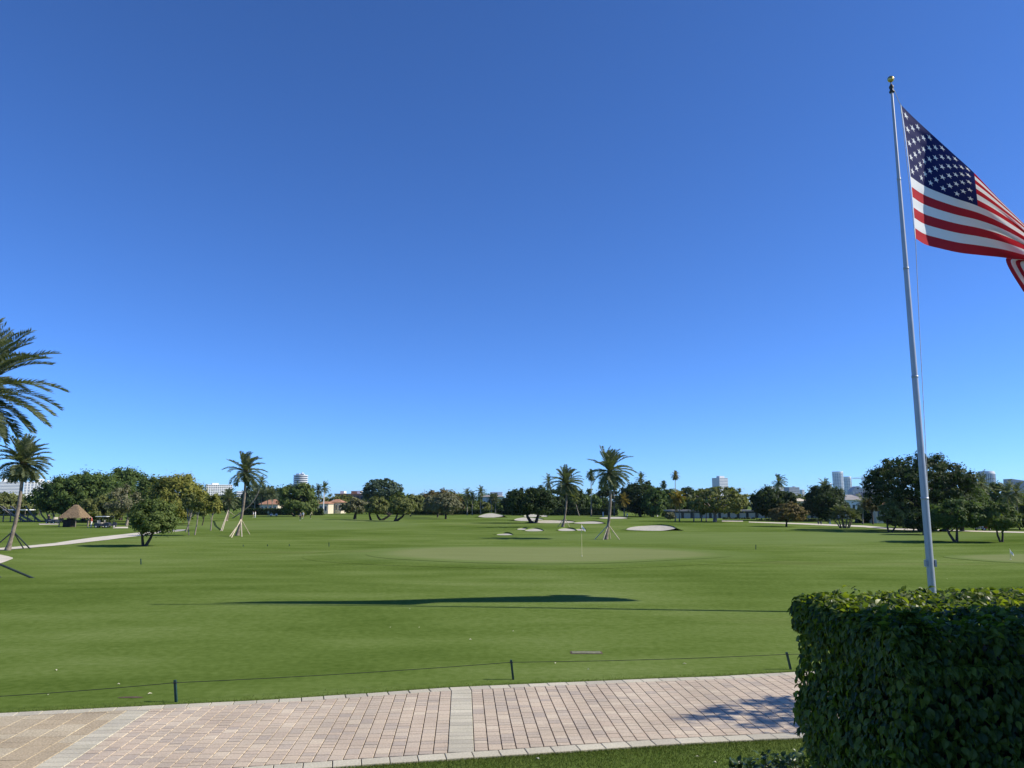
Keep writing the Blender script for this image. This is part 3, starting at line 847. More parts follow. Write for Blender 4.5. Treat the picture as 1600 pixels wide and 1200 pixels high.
# --- centre
tree('buttonwood_tree', 'low spreading buttonwood with thick dark trunk, outermost towards the oak', 554, 811.5, (529, 578, 777, 803), 'grey', seed=70, bark='darkbark', dens=1.2, trunks=[(0, 2, 1.3)], tr=1.6)
tree('buttonwood_tree', 'low buttonwood with crossing trunks in the middle of its row', 587, 813, (566, 612, 775, 805), 'olive', seed=71, bark='darkbark', dens=1.2, trunks=[(-7, -4, .9), (8, -8, .9), (8, 20, .9)], tr=1.5)
tree('buttonwood_tree', 'low buttonwood whose dark trunk leans strongly right', 616, 814.5, (603, 652, 775, 804), 'olive', seed=72, bark='darkbark', dens=1.2, trunks=[(0, 6, .8), (1, 18, .9)], tr=1.5)
tree('pine_tree', 'tall flat-topped blue-green tree rising behind the buttonwoods', 592, None, (562, 634, 744, 786), 'blue', dist=290, seed=73, bark='darkbark', dens=.9, open_=.3, flat=.45, clump=.2)
tree('shade_tree', 'small olive tree just right of the buttonwoods', 641, 807, (630, 668, 770, 801), 'olive', seed=74, bark='darkbark', dens=1.0, trunks=[(0, 3, .7)])
tree('shade_tree', 'grey-green round tree with one dark straight trunk on the fairway', 696.5, 811, (668, 724, 766, 803), 'grey', seed=75, bark='darkbark', dens=1.1, open_=.2, limbs=10)
tree('shade_tree', 'grey-green tree half hidden behind the round fairway tree', 683.5, 808.5, (658, 700, 769, 802), 'grey', seed=76, bark='darkbark', dens=1.0)
tree('shade_tree', 'brown-tinged dome of a tree behind the grey-green fairway trees', 690, None, (650, 730, 762, 806), 'bronze', dist=265, seed=77, dens=1.1)
for i, (x, y) in enumerate([(730, 772), (738, 776), (751, 768), (768, 778), (774, 779)]):
    slim_palm('cabbage palm standing before the pale villa', (x, 803), (x, y), 2.2, 80 + i, nf=26, pairs=9, lw=.22, ll=.6, r0=.17, Y=262, group='cabbage palms before the pale villa')
tree('oak_tree', 'wide dark oak with twin trunks among the bunkers', 834, 817.5, (788, 878, 757, 806), 'dark', seed=90, bark='darkbark', dens=1.3, trunks=[(-2.5, -10, .9), (2.5, 8, .9)], clump=.24, tr=1.3, limbs=10)
def backs(rows, label, group, fol, dist, seed, **k):
    for i, (x0, x1, y0) in enumerate(rows):
        tree('boundary_tree', label, (x0 + x1) / 2, None, (x0, x1, y0, 809), fol if isinstance(fol, str) else fol[i % len(fol)], dist=dist + 6 * (i % 3), seed=seed + i, dens=.9, group=group, low=.6, **k)
backs([(604, 640, 768), (628, 662, 771), (640, 690, 772), (715, 748, 777), (738, 770, 781), (760, 800, 776)], 'mid green boundary tree behind the buttonwoods and round fairway trees', 'boundary trees behind the fairway', ['mid', 'olive', 'ficus'], 285, 100)
backs([(782, 822, 762), (812, 850, 759), (846, 888, 759), (880, 916, 757), (905, 940, 761), (928, 972, 757)], 'dark boundary tree in the unbroken line behind the bunkers', 'dark boundary trees behind the bunkers', ['dark', 'ficus', 'dark'], 262, 110)
rb = random.Random(88)
for k in range(40):
    x = -80 + 44 * k + rb.uniform(-8, 8)
    tree('belt_tree', 'low tree in the far belt that closes the course', x, None, (x - rb.uniform(24, 32), x + rb.uniform(26, 34), rb.uniform(766, 774), 812), rb.choice(['mid', 'olive', 'ficus', 'dark']), dist=335 + rb.uniform(0, 20), seed=400 + k, dens=.55, group='far belt of low trees', low=.8)
tree('ficus_tree', 'huge dark dome-shaped ficus behind the large fairway bunker', 1000, None, (962, 1042, 751, 810), 'dark', dist=235, mid=.48, seed=120, dens=1.6, clump=.22, low=.8)
tree('ficus_tree', 'bright green half dome of foliage against the huge dark ficus', 1020, None, (1003, 1046, 760, 808), 'ficus', dist=226, seed=121, dens=1.4, clump=.26, low=.8)
backs([(1034, 1072, 757), (1060, 1096, 759), (1078, 1112, 760)], 'dull green boundary tree behind the golden palms', 'boundary trees behind the golden palms', ['mid', 'dark', 'olive'], 258, 130)
for lab, x, base, y, Y, L in [('tall thin fan palm whose head stands left of the tallest date palm', 923.5, 807, 743, 240, 1.9), ('tall fan palm with bare trunk just right of the tallest date palm', 959.5, 807, 757, 240, 2.0),
                        ('very tall thin fan palm above the trees behind the golden palms', 1055, 800, 743, 300, 2.0), ('short fan palm head peeping over the dome-shaped ficus shoulder', 1036.5, 800, 757, 300, 1.7),
                        ('fan palm whose head tops the huge dark ficus', 1001.5, 800, 748, 280, 2.6), ('stout cabbage palm with golden skirt before the huge dark ficus', 975, 807.5, 782, 228, 2.3),
                        ('dark palm head rising left of the smaller date palm', 857, 805, 753, 275, 3.2)]:
    slim_palm(lab, (x, base), (x, y), L, int(x), nf=30, pairs=9, lw=.24, ll=.6, r0=.17, Y=Y, group=None, wind=.15, fol='palmgold' if 'golden' in lab else 'palm', el0=85, el1=-85)
slim_palm('pale-trunked palm leaning left at the foot of the boundary hedge', (905, 806), (897, 778), 1.9, 140, nf=24, pairs=9, lw=.22, ll=.6, wind=0, r0=.15, group=None, fol='olive')
for lab, x, y, fol in [('golden coconut palm, nearer the clipped bush', 1055, 783, 'palmgold'), ('brightest golden coconut palm beside its twin', 1061.5, 777, 'palmgold'),
                  ('slender green palm, furthest from the spreading pale-limbed tree', 1084, 786, 'palm'), ('slender green palm in the middle of its row of three', 1096, 784, 'palm'), ('slender green palm closest to the spreading pale-limbed tree', 1103.5, 787, 'palm')]:
    slim_palm(lab, (x, 814.8), (x, y), 2.2, int(x) + 3, fol=fol, nf=20, pairs=11, lw=.16, ll=.6, r0=.12, wind=.25, group='slender palms by the spreading tree')
tree('clipped_bush', 'clipped grey bush on a short stem before the golden palms', 1047, 812.5, (1038, 1057, 800, 811), 'grey', seed=150, dens=1.0, cat='bush')
tree('poinciana_tree', 'wide spreading tree with pale exposed limbs before the white bungalow', 1117, 815.5, (1070, 1176, 756, 805), 'olive', seed=151, bark='palebark', dens=.85, open_=.15, limbs=22, tr=1.5, clump=.2, flat=.5)
tree('ficus_tree', 'dark rounded ficus between the spreading tree and bronze tree', 1206, None, (1168, 1248, 759, 809), 'dark', dist=178, mid=.5, seed=152, dens=1.5, clump=.24, low=.7)
slim_palm('windblown coconut palm head above the dark rounded ficus', (1217, 800), (1217, 753), 3.2, 153, nf=18, pairs=12, lw=.3, ll=.9, wind=1.2, r0=.18, Y=260, group=None)
tree('bronze_tree', 'small bronze-leaved umbrella tree with a short dark trunk', 1228.5, 823, (1198, 1266, 783, 817), 'bronze', seed=154, bark='darkbark', dens=1.0, flat=.5, open_=.1, limbs=10)
tree('ficus_tree', 'dark dense domed ficus before the pair of white towers', 1290, None, (1254, 1327, 757, 812), 'dark', dist=168, mid=.5, seed=155, dens=1.6, clump=.22, low=.8)
slim_palm('spiky palm head on top of the dark domed ficus', (1287, 800), (1288, 759), 3.0, 156, nf=18, pairs=10, lw=.3, ll=.8, wind=.1, r0=.2, Y=250, group=None)
# clumping palm with many stems
def clump_palm():
    g = G(1320, 825.5)
    root = thing('clumping_palm', 'broad clump palm with several pale stems beside the cart path', 'palm tree', g)
    r = random.Random(5); rng = np.random.default_rng(5); Vs = []; Fs = []; n = 0
    s = mpp(g.y)
    for k, (dx, hx, hy) in enumerate([(-5, -10, 20), (-2, -3, 24), (1, 4, 22), (4, 10, 18), (0, 0, 14), (6, 14, 14), (-6, -14, 13)]):
        h = Vector((hx * s, r.uniform(-.6, .6), hy * s))
        MB().tube([(dx * s, 0, -.1), (Vector((dx * s, 0, 0)).lerp(h, .5)), h], [.13, .10, .08], 6).build('stem', M['palebark'], root, True)
        for i in range(15):
            V, Fq = frond_mesh('f', rng, i * 2.4, math.radians(78 - 85 * i / 15 + r.uniform(-8, 8)), 1.55 * r.uniform(.8, 1.1), 1.1, .1, 16, .09, .42, None)
            Vs.append(V + np.array(h)); Fs.append(Fq + n); n += len(V)
    link('crown', mesh_np('crown', np.concatenate(Vs), np.concatenate(Fs), 4, FOL['palm']), root)
clump_palm()
slim_palm('grey-trunked palm between the clump palm and grey roofed house', (1348, 819), (1349, 786), 2.1, 160, nf=22, pairs=12, lw=.14, ll=.6, r0=.13, wind=.2, group=None)
tree('bougainvillea', 'reddish bush below the grey roofed house', 1362, None, (1348, 1380, 777, 800), 'bronze', dist=150, seed=161, dens=.9, cat='bush')
# --- right side
tree('banyan_tree', 'giant dark banyan towering behind the flagpole', 1450, 830, (1358, 1530, 706, 828), 'dark', seed=170, dens=1.5, clump=.17, bark='darkbark', depth=9, trunks=[(-8, -20, 1), (6, 18, 1), (20, 34, .7)], low=.6, shell=.66, limbs=10, flat=.65, mid=.54)
tree('ficus_tree', 'greener shoulder tree grown against the giant banyan', 1500, None, (1455, 1545, 738, 830), 'ficus', dist=112, seed=171, dens=1.2, clump=.22, low=.7)
tree('olive_tree', 'small olive-green tree with low V-shaped trunk on the lawn', 1390, 831.5, (1372, 1424, 777, 822), 'olive', seed=172, bark='darkbark', trunks=[(-1, -2, .8), (2, 12, .7)], dens=1.0, clump=.26)
tree('shade_tree', 'dark low tree with short trunk beside the flagpole', 1443, 835.5, (1412, 1478, 793, 830), 'dark', seed=173, bark='darkbark', dens=1.1)
tree('shade_tree', 'leafy tree with wide V-shaped trunk under the giant banyan', 1494, 846.5, (1444, 1546, 776, 828), 'ficus', seed=174, bark='bark', trunks=[(-1, -14, .8), (1, 3, .8)], dens=1.2, clump=.25, leaf=.15)
tree('shade_tree', 'grey-leaved tree with narrow forked trunk nearest the small flagstick', 1565, 847, (1528, 1596, 783, 830), 'mid', seed=175, bark='darkbark', trunks=[(-1, -5, .7), (1, 3, .7)], dens=1.1, clump=.26, leaf=.15)
backs([(1508, 1552, 746), (1540, 1586, 750), (1570, 1612, 768), (1600, 1650, 760), (1640, 1700, 764)], 'dark tree in the belt right of the giant banyan', 'dark trees right of the giant banyan', ['dark', 'ficus', 'mid'], 150, 180)
for i, (x, y) in enumerate([(1533, 757), (1574, 772), (1588, 770)]):
    slim_palm('coconut palm head above the belt right of the giant banyan', (x, 815), (x, y), 2.4, 190 + i, nf=18, pairs=12, lw=.15, ll=.6, r0=.12, Y=128, wind=.3, group='coconut palms right of the giant banyan')
tree('boundary_bush', 'dark low bush at the road edge beyond the forked tree', 1590, None, (1566, 1640, 800, 832), 'dark', dist=118, seed=195, dens=1.0, cat='bush')
tree('boundary_bush', 'dark bush behind the small olive-green tree', 1420, None, (1380, 1450, 798, 828), 'dark', dist=128, seed=196, dens=1.0, cat='bush', low=.8)
tree('boundary_bush', 'dark bush behind the grey-trunked palm', 1350, None, (1325, 1395, 790, 820), 'dark', dist=160, seed=197, dens=1.0, cat='bush', low=.8)
tree('boundary_tree', 'tall dark tree between the two domed ficus', 1250, None, (1235, 1268, 784, 812), 'ficus', dist=185, seed=198, dens=1.0)
# a tree outside the view on the right whose shade lies on the paver path
rt = tree('shade_tree', 'small garden tree on the lawn right of the clipped hedge', 1862, None, (1722, 2010, 560, 830), 'mid', dist=14.2, seed=199, dens=.17, leaf=.09, open_=.3, clump=.22)

# ------------------------------------------------------------------ clipped hedges far off
def far_hedge(label, px0, px1, yt, Y, fol='dark', group=None, dep=1.6):
    rng = np.random.default_rng(abs(int(px0)))
    a = P(px0, yt, Y); b = P(px1, yt, Y); h = a.z
    w = b.x - a.x
    n = int(w * h * 10 / (0.35 ** 2) * .5); n = min(n, 14000)
    pos = np.stack([rng.uniform(0, w, n), rng.uniform(0, dep, n) ** 1.0, rng.uniform(0, h, n)], 1)
    face = rng.uniform(size=n)
    pos[face < .6, 1] = rng.uniform(0, .25, (face < .6).sum()); pos[face > .82, 2] = h - rng.uniform(0, .2, (face > .82).sum())
    nm = rng.normal(size=(n, 3)) * .5; nm[:, 1] -= .6; nm[:, 2] += .4; nm /= np.linalg.norm(nm, axis=1)[:, None]
    t = rng.normal(size=(n, 3)); t -= nm * np.sum(t * nm, axis=1)[:, None]; t /= np.linalg.norm(t, axis=1)[:, None]
    bb = np.cross(nm, t); s = Y * 0.0017
    V = np.stack([pos - t * s, pos + bb * s * .6, pos + t * s, pos - bb * s * .6], 1).reshape(-1, 3)
    root = thing('boundary_hedge', label, 'hedge', (a.x, Y, 0), 0, group)
    link('leaves', mesh_np('leaves', V, np.arange(n * 4).reshape(-1, 4), 4, FOL[fol]), root)
    box_obj('light_block_core', M['darkbark'], root, .2, w - .2, .25, dep - .2, 0, h - .25)  # solid dark box added inside the leaf shell
far_hedge('long dark boundary hedge behind the buttonwoods and fairway trees', 600, 800, 797, 275)
far_hedge('tall dark clipped hedge behind the smaller date palm', 800, 965, 794, 252)
far_hedge('square clipped green hedge left of the golden palms', 1034, 1060, 789, 228, 'mid')
far_hedge('low dark hedge before the white bungalow wall', 1130, 1180, 809, 192)
far_hedge('low dark hedge beneath the dark domed ficus', 1185, 1300, 811, 172)
far_hedge('dark hedge at the foot of the house among royal palms', 380, 505, 795, 262)
far_hedge('dark screen hedge behind the grey-trunked palm', 1338, 1470, 800, 158)
far_hedge('dark screen hedge under the belt right of the giant banyan', 1470, 1640, 806, 132)
far_hedge('low hedge beyond the driving range shelter', -60, 60, 797, 255, 'mid')

# ------------------------------------------------------------------ buildings
def tower(label, px0, px1, yt, Y, floor_h=3.2, wall='white', band='glass', dep=None, pent=None, cols=0, frac=0.5, cat='building', name='apartment_tower', vis=200, turn=math.radians(32)):
    a = P(px0, yt, Y); b = P(px1, yt, Y); w = b.x - a.x; h = a.z; dep = dep or max(12, w * .5)
    root = thing(name, label, cat, (a.x, Y, 0), turn)
    w = w / math.cos(turn)
    box_obj('wall', M[wall], root, 0, w, 0, dep, 0, h)
    z = h - 0.9 - floor_h * frac; k = 0
    while z > max(2, h - vis) and k < 40:
        if cols:
            cw = w / cols
            for c_ in range(cols):
                box_obj('window', M[band], root, c_ * cw + cw * .18, c_ * cw + cw * .82, -.25, .05, z, z + floor_h * frac)
        else:
            box_obj('window_band', M[band], root, w * .02, w * .98, -.25, .05, z, z + floor_h * frac)
        box_obj('window_band', M[band], root, w - .05, w + .25, dep * .04, dep * .96, z, z + floor_h * frac)
        z -= floor_h; k += 1
    for q in (pent or []):
        c0 = P(q[0], q[2], Y + dep * .3); c1 = P(q[1], q[2], Y + dep * .3)
        box_obj('penthouse', M[q[3] if len(q) > 3 else wall], root, c0.x - a.x, c1.x - a.x, dep * .3, dep * .7, h, c0.z)
    return root
tower('white balconied apartment block with seven blue window bands behind the leaning palm', -8, 22, 752, 1600, 3.0, pent=[(4, 12, 748), (14, 18, 750)], frac=.45, vis=28)
tower('wide white apartment block with gridded windows beside the grove top', 38, 92, 752.5, 1500, 3.0, cols=14, pent=[(58, 70, 748), (74, 78, 750), (84, 88, 749)], wall='white', vis=26)
tower('white slab block with brown gridded windows above the slim trees', 323, 356, 757, 1400, 3.2, cols=12, pent=[(334, 344, 754.6)], vis=24, band='darkglass')
tower('small white block low on the skyline left of the windswept palm', 370, 379, 767.5, 1300, 3.2, cols=0, vis=12)
def round_tower():
    Y = 1500; a = P(467, 742, Y); r_ = 11 * mpp(Y)
    root = thing('round_tower', 'round tower with dark and white ring floors above the oak', 'building', (a.x, Y + r_, 0))
    h = a.z
    MB().lathe([(r_ * .93, 0), (r_ * .93, h)], 32).build('wall', M['darkglass'], root)
    z = h
    for k in range(10):
        MB().lathe([(r_, 0), (r_, 1.9)], 32, (0, 0, z - 1.9)).build('balcony_ring', M['concrete'], root); z -= 3.9
    box_obj('penthouse', M['white'], root, -r_ * .6, -r_ * .15, -4, 4, h, h + 3)
    box_obj('penthouse', M['concrete'], root, 0, r_ * .5, -4, 4, h, h + 2.6)
    MB().lathe([(2, 0), (2, 2.2)], 12, (r_ * .2, 0, h + 2.6)).build('water_tank', M['white'], root)
round_tower()
tower('slender white tower with blue window strips above the spreading tree', 1124, 1140, 746.5, 1700, 3.3, cols=0, pent=[(1128, 1139, 743.6)], vis=36, frac=.35, wall='concrete', dep=22)
tower('dark blue glass office block left of the domed ficus', 1233, 1254, 761, 1500, 3.6, wall='bluegrey', band='darkglass', pent=[(1248, 1251, 759.8)], vis=30)
tower('low grey block under the windblown coconut palm', 1206, 1232, 759.6, 1600, 3.6, wall='concrete', band='glass', vis=20)
tower('pale narrow tower in the gap left of the domed ficus', 1253.5, 1258, 765, 2200, 4, wall='concrete', vis=30)
tower('small white stair tower peeping over the domed ficus', 1297, 1300.5, 755, 900, 4, vis=14)
def curved_tower(label, px0, px1, yt, Y, nf, sub):
    a = P(px0, yt, Y); b = P(px1, yt, Y); w = b.x - a.x; h = a.z
    root = thing('curved_tower', label, 'building', ((a.x + b.x) / 2, Y + w * .5, 0), 0, 'pair of curved white towers')
    r_ = w / 2
    MB().lathe([(r_ * .95, 0), (r_ * .95, h - 3)], 28).build('glazing', M['paleglass'], root)
    z = h; 
    MB().lathe([(r_ * .97, 0), (r_ * .97, 7)], 28, (0, 0, h - 7)).build('crown_wall', M['white'], root)
    z = h - 10
    for k in range(nf):
        MB().lathe([(r_, 0), (r_, 1.3)], 28, (0, 0, z)).build('floor_slab', M['white'], root); z -= 5.2
    for k in range(sub):
        t = math.pi * (1.0 + (k + .5) / sub)
        x, y = r_ * math.cos(t), r_ * math.sin(t)
        MB().box(x - .5, x + .5, y - .5, y + .5, h - 90, h - 3).build('mullion', M['white'], root)
curved_tower('taller of the two curved white glass towers beside the crane', 1303.5, 1320, 736.6, 2800, 13, 8)
curved_tower('shorter of the two curved white glass towers beside the crane', 1320.4, 1332, 744.6, 2700, 12, 6)
def arena():
    Y = 2300; a = P(1331, 772, Y); b = P(1360, 772, Y); w = b.x - a.x
    root = thing('arched_hall', 'grey glass hall with arched roof under the crane', 'building', (a.x, Y, 0))
    h0 = P(1331, 768, Y).z; h1 = P(1341, 759.6, Y).z
    poly = [(0, 0), (w * .72, 0)] + [(w * .72 * (1 - k / 12), h0 + (h1 - h0) * math.sin(math.pi * k / 12)) for k in range(13)]
    MB().prism(poly, 0, 30).build('wall', M['bluegrey'], root)
    box_obj('annex', M['concrete'], root, w * .72, w, 4, 30, 0, P(1355, 763.5, Y).z)
    for k in range(4): box_obj('mullion', M['white'], root, w * (.1 + .17 * k), w * (.1 + .17 * k) + 1.2, -.5, 0.1, 0, h0)
arena()
def crane():
    Y = 2000; a = P(1348.3, 760, Y)
    root = thing('tower_crane', 'pale tower crane beside the curved white towers', 'crane', (a.x, Y, 0))
    hz = P(1348, 747.6, Y).z; s = mpp(Y)
    def lattice(name, p0, p1, wd, n):
        m = MB(); p0 = Vector(p0); p1 = Vector(p1); d = p1 - p0
        ax = Vector((1, 0, 0)) if abs(d.normalized().z) > .5 else Vector((0, 0, 1)); ay = Vector((0, 1, 0))
        cs = [ax * sx * wd / 2 + ay * sy * wd / 2 for sx, sy in ((-1, -1), (1, -1), (1, 1), (-1, 1))]
        for c_ in cs: m.tube([p0 + c_, p1 + c_], wd * .13, 4)
        for k in range(n):
            for j in range(4): m.tube([p0 + d * (k / n) + cs[j], p0 + d * ((k + 1) / n) + cs[(j + 1) % 4]], wd * .09, 4, False)
        return m.build(name, M['crane'], root)
    lattice('mast', (0, 0, 0), (0, 0, hz), 2.6, 30)
    lattice('jib', (0, 0, hz), (-15.5 * s, 0, hz + .6), 1.8, 18)
    lattice('counter_jib', (0, 0, hz), (9.5 * s, 0, hz), 1.8, 8)
    lattice('apex', (0, 0, hz), (0, 0, hz + 3.6 * s), 1.6, 4)
    box_obj('counterweight', M['crane'], root, 8 * s, 10 * s, -1.5, 1.5, hz - 2.2, hz + .8)
    MB().tube([(0, 0, hz + 3.6 * s), (-12 * s, 0, hz + .8)], .25, 4).build('tie_bar', M['crane'], root)
crane()
tower('blue-grey tower half hidden behind the giant banyan edge', 1361, 1376, 755.6, 2000, 4, wall='bluegrey', band='glass', pent=[(1370, 1376, 753, 'white')], vis=34)
def drum_tower():
    Y = 1900; a = P(1548, 736, Y); r_ = 12 * mpp(Y); h = a.z
    root = thing('drum_tower', 'pale rounded tower top with roof antennas above dark trees', 'building', (a.x, Y + r_, 0))
    MB().lathe([(r_, 0), (r_, h - 5), (r_ * .9, h)], 28).build('wall', M['concrete'], root)
    for k in range(14):
        t = math.pi + math.pi * (k + .5) / 14
        x, y = r_ * math.cos(t), r_ * math.sin(t)
        MB().box(-.9, .9, -.4, .4, h - 60, h - 7, Matrix.Translation((x, y, 0)) @ Matrix.Rotation(t + math.pi / 2, 4, 'Z')).build('window_strip', M['glass'], root)
    for k, x in enumerate((-.5, -.2, .1, .4)): MB().tube([(x * r_, 0, h), (x * r_, 0, h + 3 + k % 2 * 2)], .35, 5).build('antenna', M['white'], root)
drum_tower()
def wedge_tower():
    Y = 1700; a = P(1581, 751, Y); b = P(1625, 751, Y); w = b.x - a.x
    root = thing('glass_tower', 'blue glass block with raised corner fin at the far skyline', 'building', (a.x, Y, 0))
    h = a.z
    box_obj('wall', M['bluegrey'], root, 0, w, 0, 30, 0, h)
    MB().prism([(0, h), (w * .45, h), (0, h + 4)], 0.2, 29.8).build('corner_fin', M['bluegrey'], root)
    for k in range(9):
        box_obj('window_strip', M['glass'], root, w * (.04 + .106 * k), w * (.04 + .106 * k) + w * .08, -.3, .1, 4, h - 2)
wedge_tower()

def house(name, label, px0, px1, y_eave, y_ridge, Y, wall='cream', roof='terracotta', dep=9, gable=False, win=4, over=.5):
    a = P(px0, y_eave, Y); b = P(px1, y_eave, Y); w = b.x - a.x; he = max(2.4, a.z); hr = P((px0 + px1) / 2, y_ridge, Y + dep / 2).z
    root = thing(name, label, 'house', (a.x, Y, 0))
    box_obj('wall', M[wall], root, 0, w, 0, dep, 0, he)
    m = MB(); o = over
    if gable:
        m.prism([(-o, he), (w + o, he), (w / 2, hr)], -o, dep + o)
    else:
        i = min(w * .35, dep * .5)
        m.v = [(-o, -o, he), (w + o, -o, he), (w + o, dep + o, he), (-o, dep + o, he), (i, dep / 2, hr), (w - i, dep / 2, hr)]
        m.f = [(3, 2, 1, 0), (0, 1, 5, 4), (1, 2, 5), (2, 3, 4, 5), (3, 0, 4)]
    m.build('roof', M[roof], root)
    for k in range(win):
        x = w * (k + .5) / win
        wd = box_obj('window', M['white'], root, x - w / win * .28, x + w / win * .28, -.08, .02, he * .28, he * .78)
        box_obj('pane', M['darkglass'], wd, x - w / win * .24, x + w / win * .24, -.11, -.05, he * .31, he * .75)
    return root
# salmon mediterranean block
def salmon():
    Y = 360; a = P(524, 773, Y); w = P(582, 773, Y).x - a.x; h = a.z; s = mpp(Y)
    root = thing('salmon_block', 'salmon villa block with white roof blocks and terracotta eaves', 'building', (a.x, Y, 0))
    box_obj('wall', M['salmon'], root, 0, w, 0, 12, 0, h)
    box_obj('cornice', M['terracotta'], root, -.4, w + .4, -.5, 12.4, h, h + .5)
    box_obj('roof_block', M['white'], root, 5 * s, 11 * s, 3, 8, h + .5, P(530, 767, Y).z)
    box_obj('roof_block', M['terracotta'], root, 22 * s, 31 * s, 3, 9, h + .5, P(550, 767, Y).z)
    box_obj('roof_block', M['white'], root, 31 * s + .05, 36 * s, 3, 9, h + .5, P(557, 766.6, Y).z)
    for k in range(9):
        x = w * (k + .5) / 9
        wd = box_obj('window', M['darkglass'], root, x - .7, x + .7, -.1, .05, h - 2.6, h - .7)
salmon()
house('low_villa', 'low villa with terracotta hip roof behind the parked cars', 514, 533, 785, 780, 310, 'cream', 'terracotta')
house('low_villa', 'smaller terracotta roofed villa beside the white booth', 498, 513, 787, 783.5, 300, 'cream', 'terracotta', win=2)
house('low_villa', 'cream villa with brown tiled roof among royal palms', 406, 434, 788, 780, 290, 'cream', 'terracotta')
house('villa', 'pale modern villa with grey roofs behind the cabbage palms', 754, 786, 776, 772, 310, 'concrete', 'greyroof', over=.8, win=5)
box_v = thing('roof_pavilion', 'white roof terrace pavilion on the pale modern villa', 'pavilion', P(772, 770, 312) - Vector((0, 0, 1)))
box_obj('wall', M['white'], box_v, -1.6, 3.4, 0, 4, -.4, 1.3); box_obj('pane', M['darkglass'], box_v, -.2, 1.4, -.1, .05, .1, 1.0)
house('grey_roof_house', 'white gabled house with grey tiled roofs below the crane', 1322, 1352, 781, 773, 190, 'white', 'greyroof', dep=8)
house('grey_roof_house', 'grey gable wing with pale ridge beside the giant banyan', 1348, 1378, 780, 769, 196, 'cream', 'greyroof', gable=True, dep=8)
house('cream_house', 'cream house glimpsed between the bronze tree and domed ficus', 1240, 1260, 783, 777, 205, 'cream', 'cream', dep=8)
house('cream_house', 'yellow cream house wall glimpsed behind the small olive-green tree', 1368, 1396, 788, 781, 155, 'cream', 'terracotta', dep=6)
house('white_villa', 'flat white villa glimpsed beyond the forked tree', 1580, 1606, 792, 790.6, 170, 'white', 'white', dep=8)
def bungalow():
    Y = 205; a = P(1052, 800, Y); w = P(1312, 800, Y).x - a.x; h = P(1100, 799, Y).z
    root = thing('bungalow', 'long low white bungalow with dark openings behind the spreading tree', 'house', (a.x, Y, 0))
    box_obj('wall', M['darkglass'], root, 0, w, .3, 9, 0, h)
    n = 18
    for k in range(n):
        x = w * k / n
        box_obj('wall_panel', M['bungalow'], root, x + w / n * .16, x + w / n * .84, 0, .32, 0, h - .4)
    box_obj('roof', M['greyroof'], root, -.6, w + .6, -.9, 9.6, h, h + .35)
bungalow()
bt = thing('gate_booth', 'small white gate booth with dark window beside parked cars', 'booth', G(507, 796.5))
box_obj('wall', M['white'], bt, -1.1, 1.1, 0, 2.2, 0, 2.6)
box_obj('pane', M['darkglass'], bt, -.45, .5, -.06, .05, 1.2, 1.9)
box_obj('roof', M['white'], bt, -1.3, 1.3, -.2, 2.4, 2.6, 2.75)
pl = thing('light_pole', 'tall white pole beside the dark coconut palms', 'pole', (P(505.5, 790, 290).x, 290, 0))
MB().tube([(0, 0, 0), (0, 0, P(505, 770, 290).z)], [.22, .14], 8).build('shaft', M['white'], pl)
MB().lathe([(.24, 0), (.24, .3)], 8, (0, 0, 0)).build('base_collar', M['concrete'], pl)

# driving range shelter, fence
sh = thing('range_shelter', 'flat white roofed open shelter beyond the wooden rail fence', 'shelter', G(28, 806))
s = mpp(sh.location.y)
zr = P(28, 797, sh.location.y).z
box_obj('roof', M['white'], sh, -18 * s, 17 * s, -2, 3, zr, zr + .25)
for x in (-16, -5, 5, 15):
    box_obj('post', M['post'], sh, x * s - .08, x * s + .08, -1.6, -1.45, 0, zr)
fn = thing('rail_fence', 'weathered wooden post and rail fence left of the banyan roots', 'fence', G(20, 815.5))
s = mpp(fn.location.y); fh = P(0, 802, fn.location.y).z
for x in (-60, -38, -15, -4, 11, 22, 33): box_obj('post', M['post'], fn, x * s - .09, x * s + .09, -.09, .09, -.1, fh)
for z in (.45, .85): box_obj('rail', M['post'], fn, -62 * s, 35 * s, .092, .15, fh * z - .06, fh * z + .06)

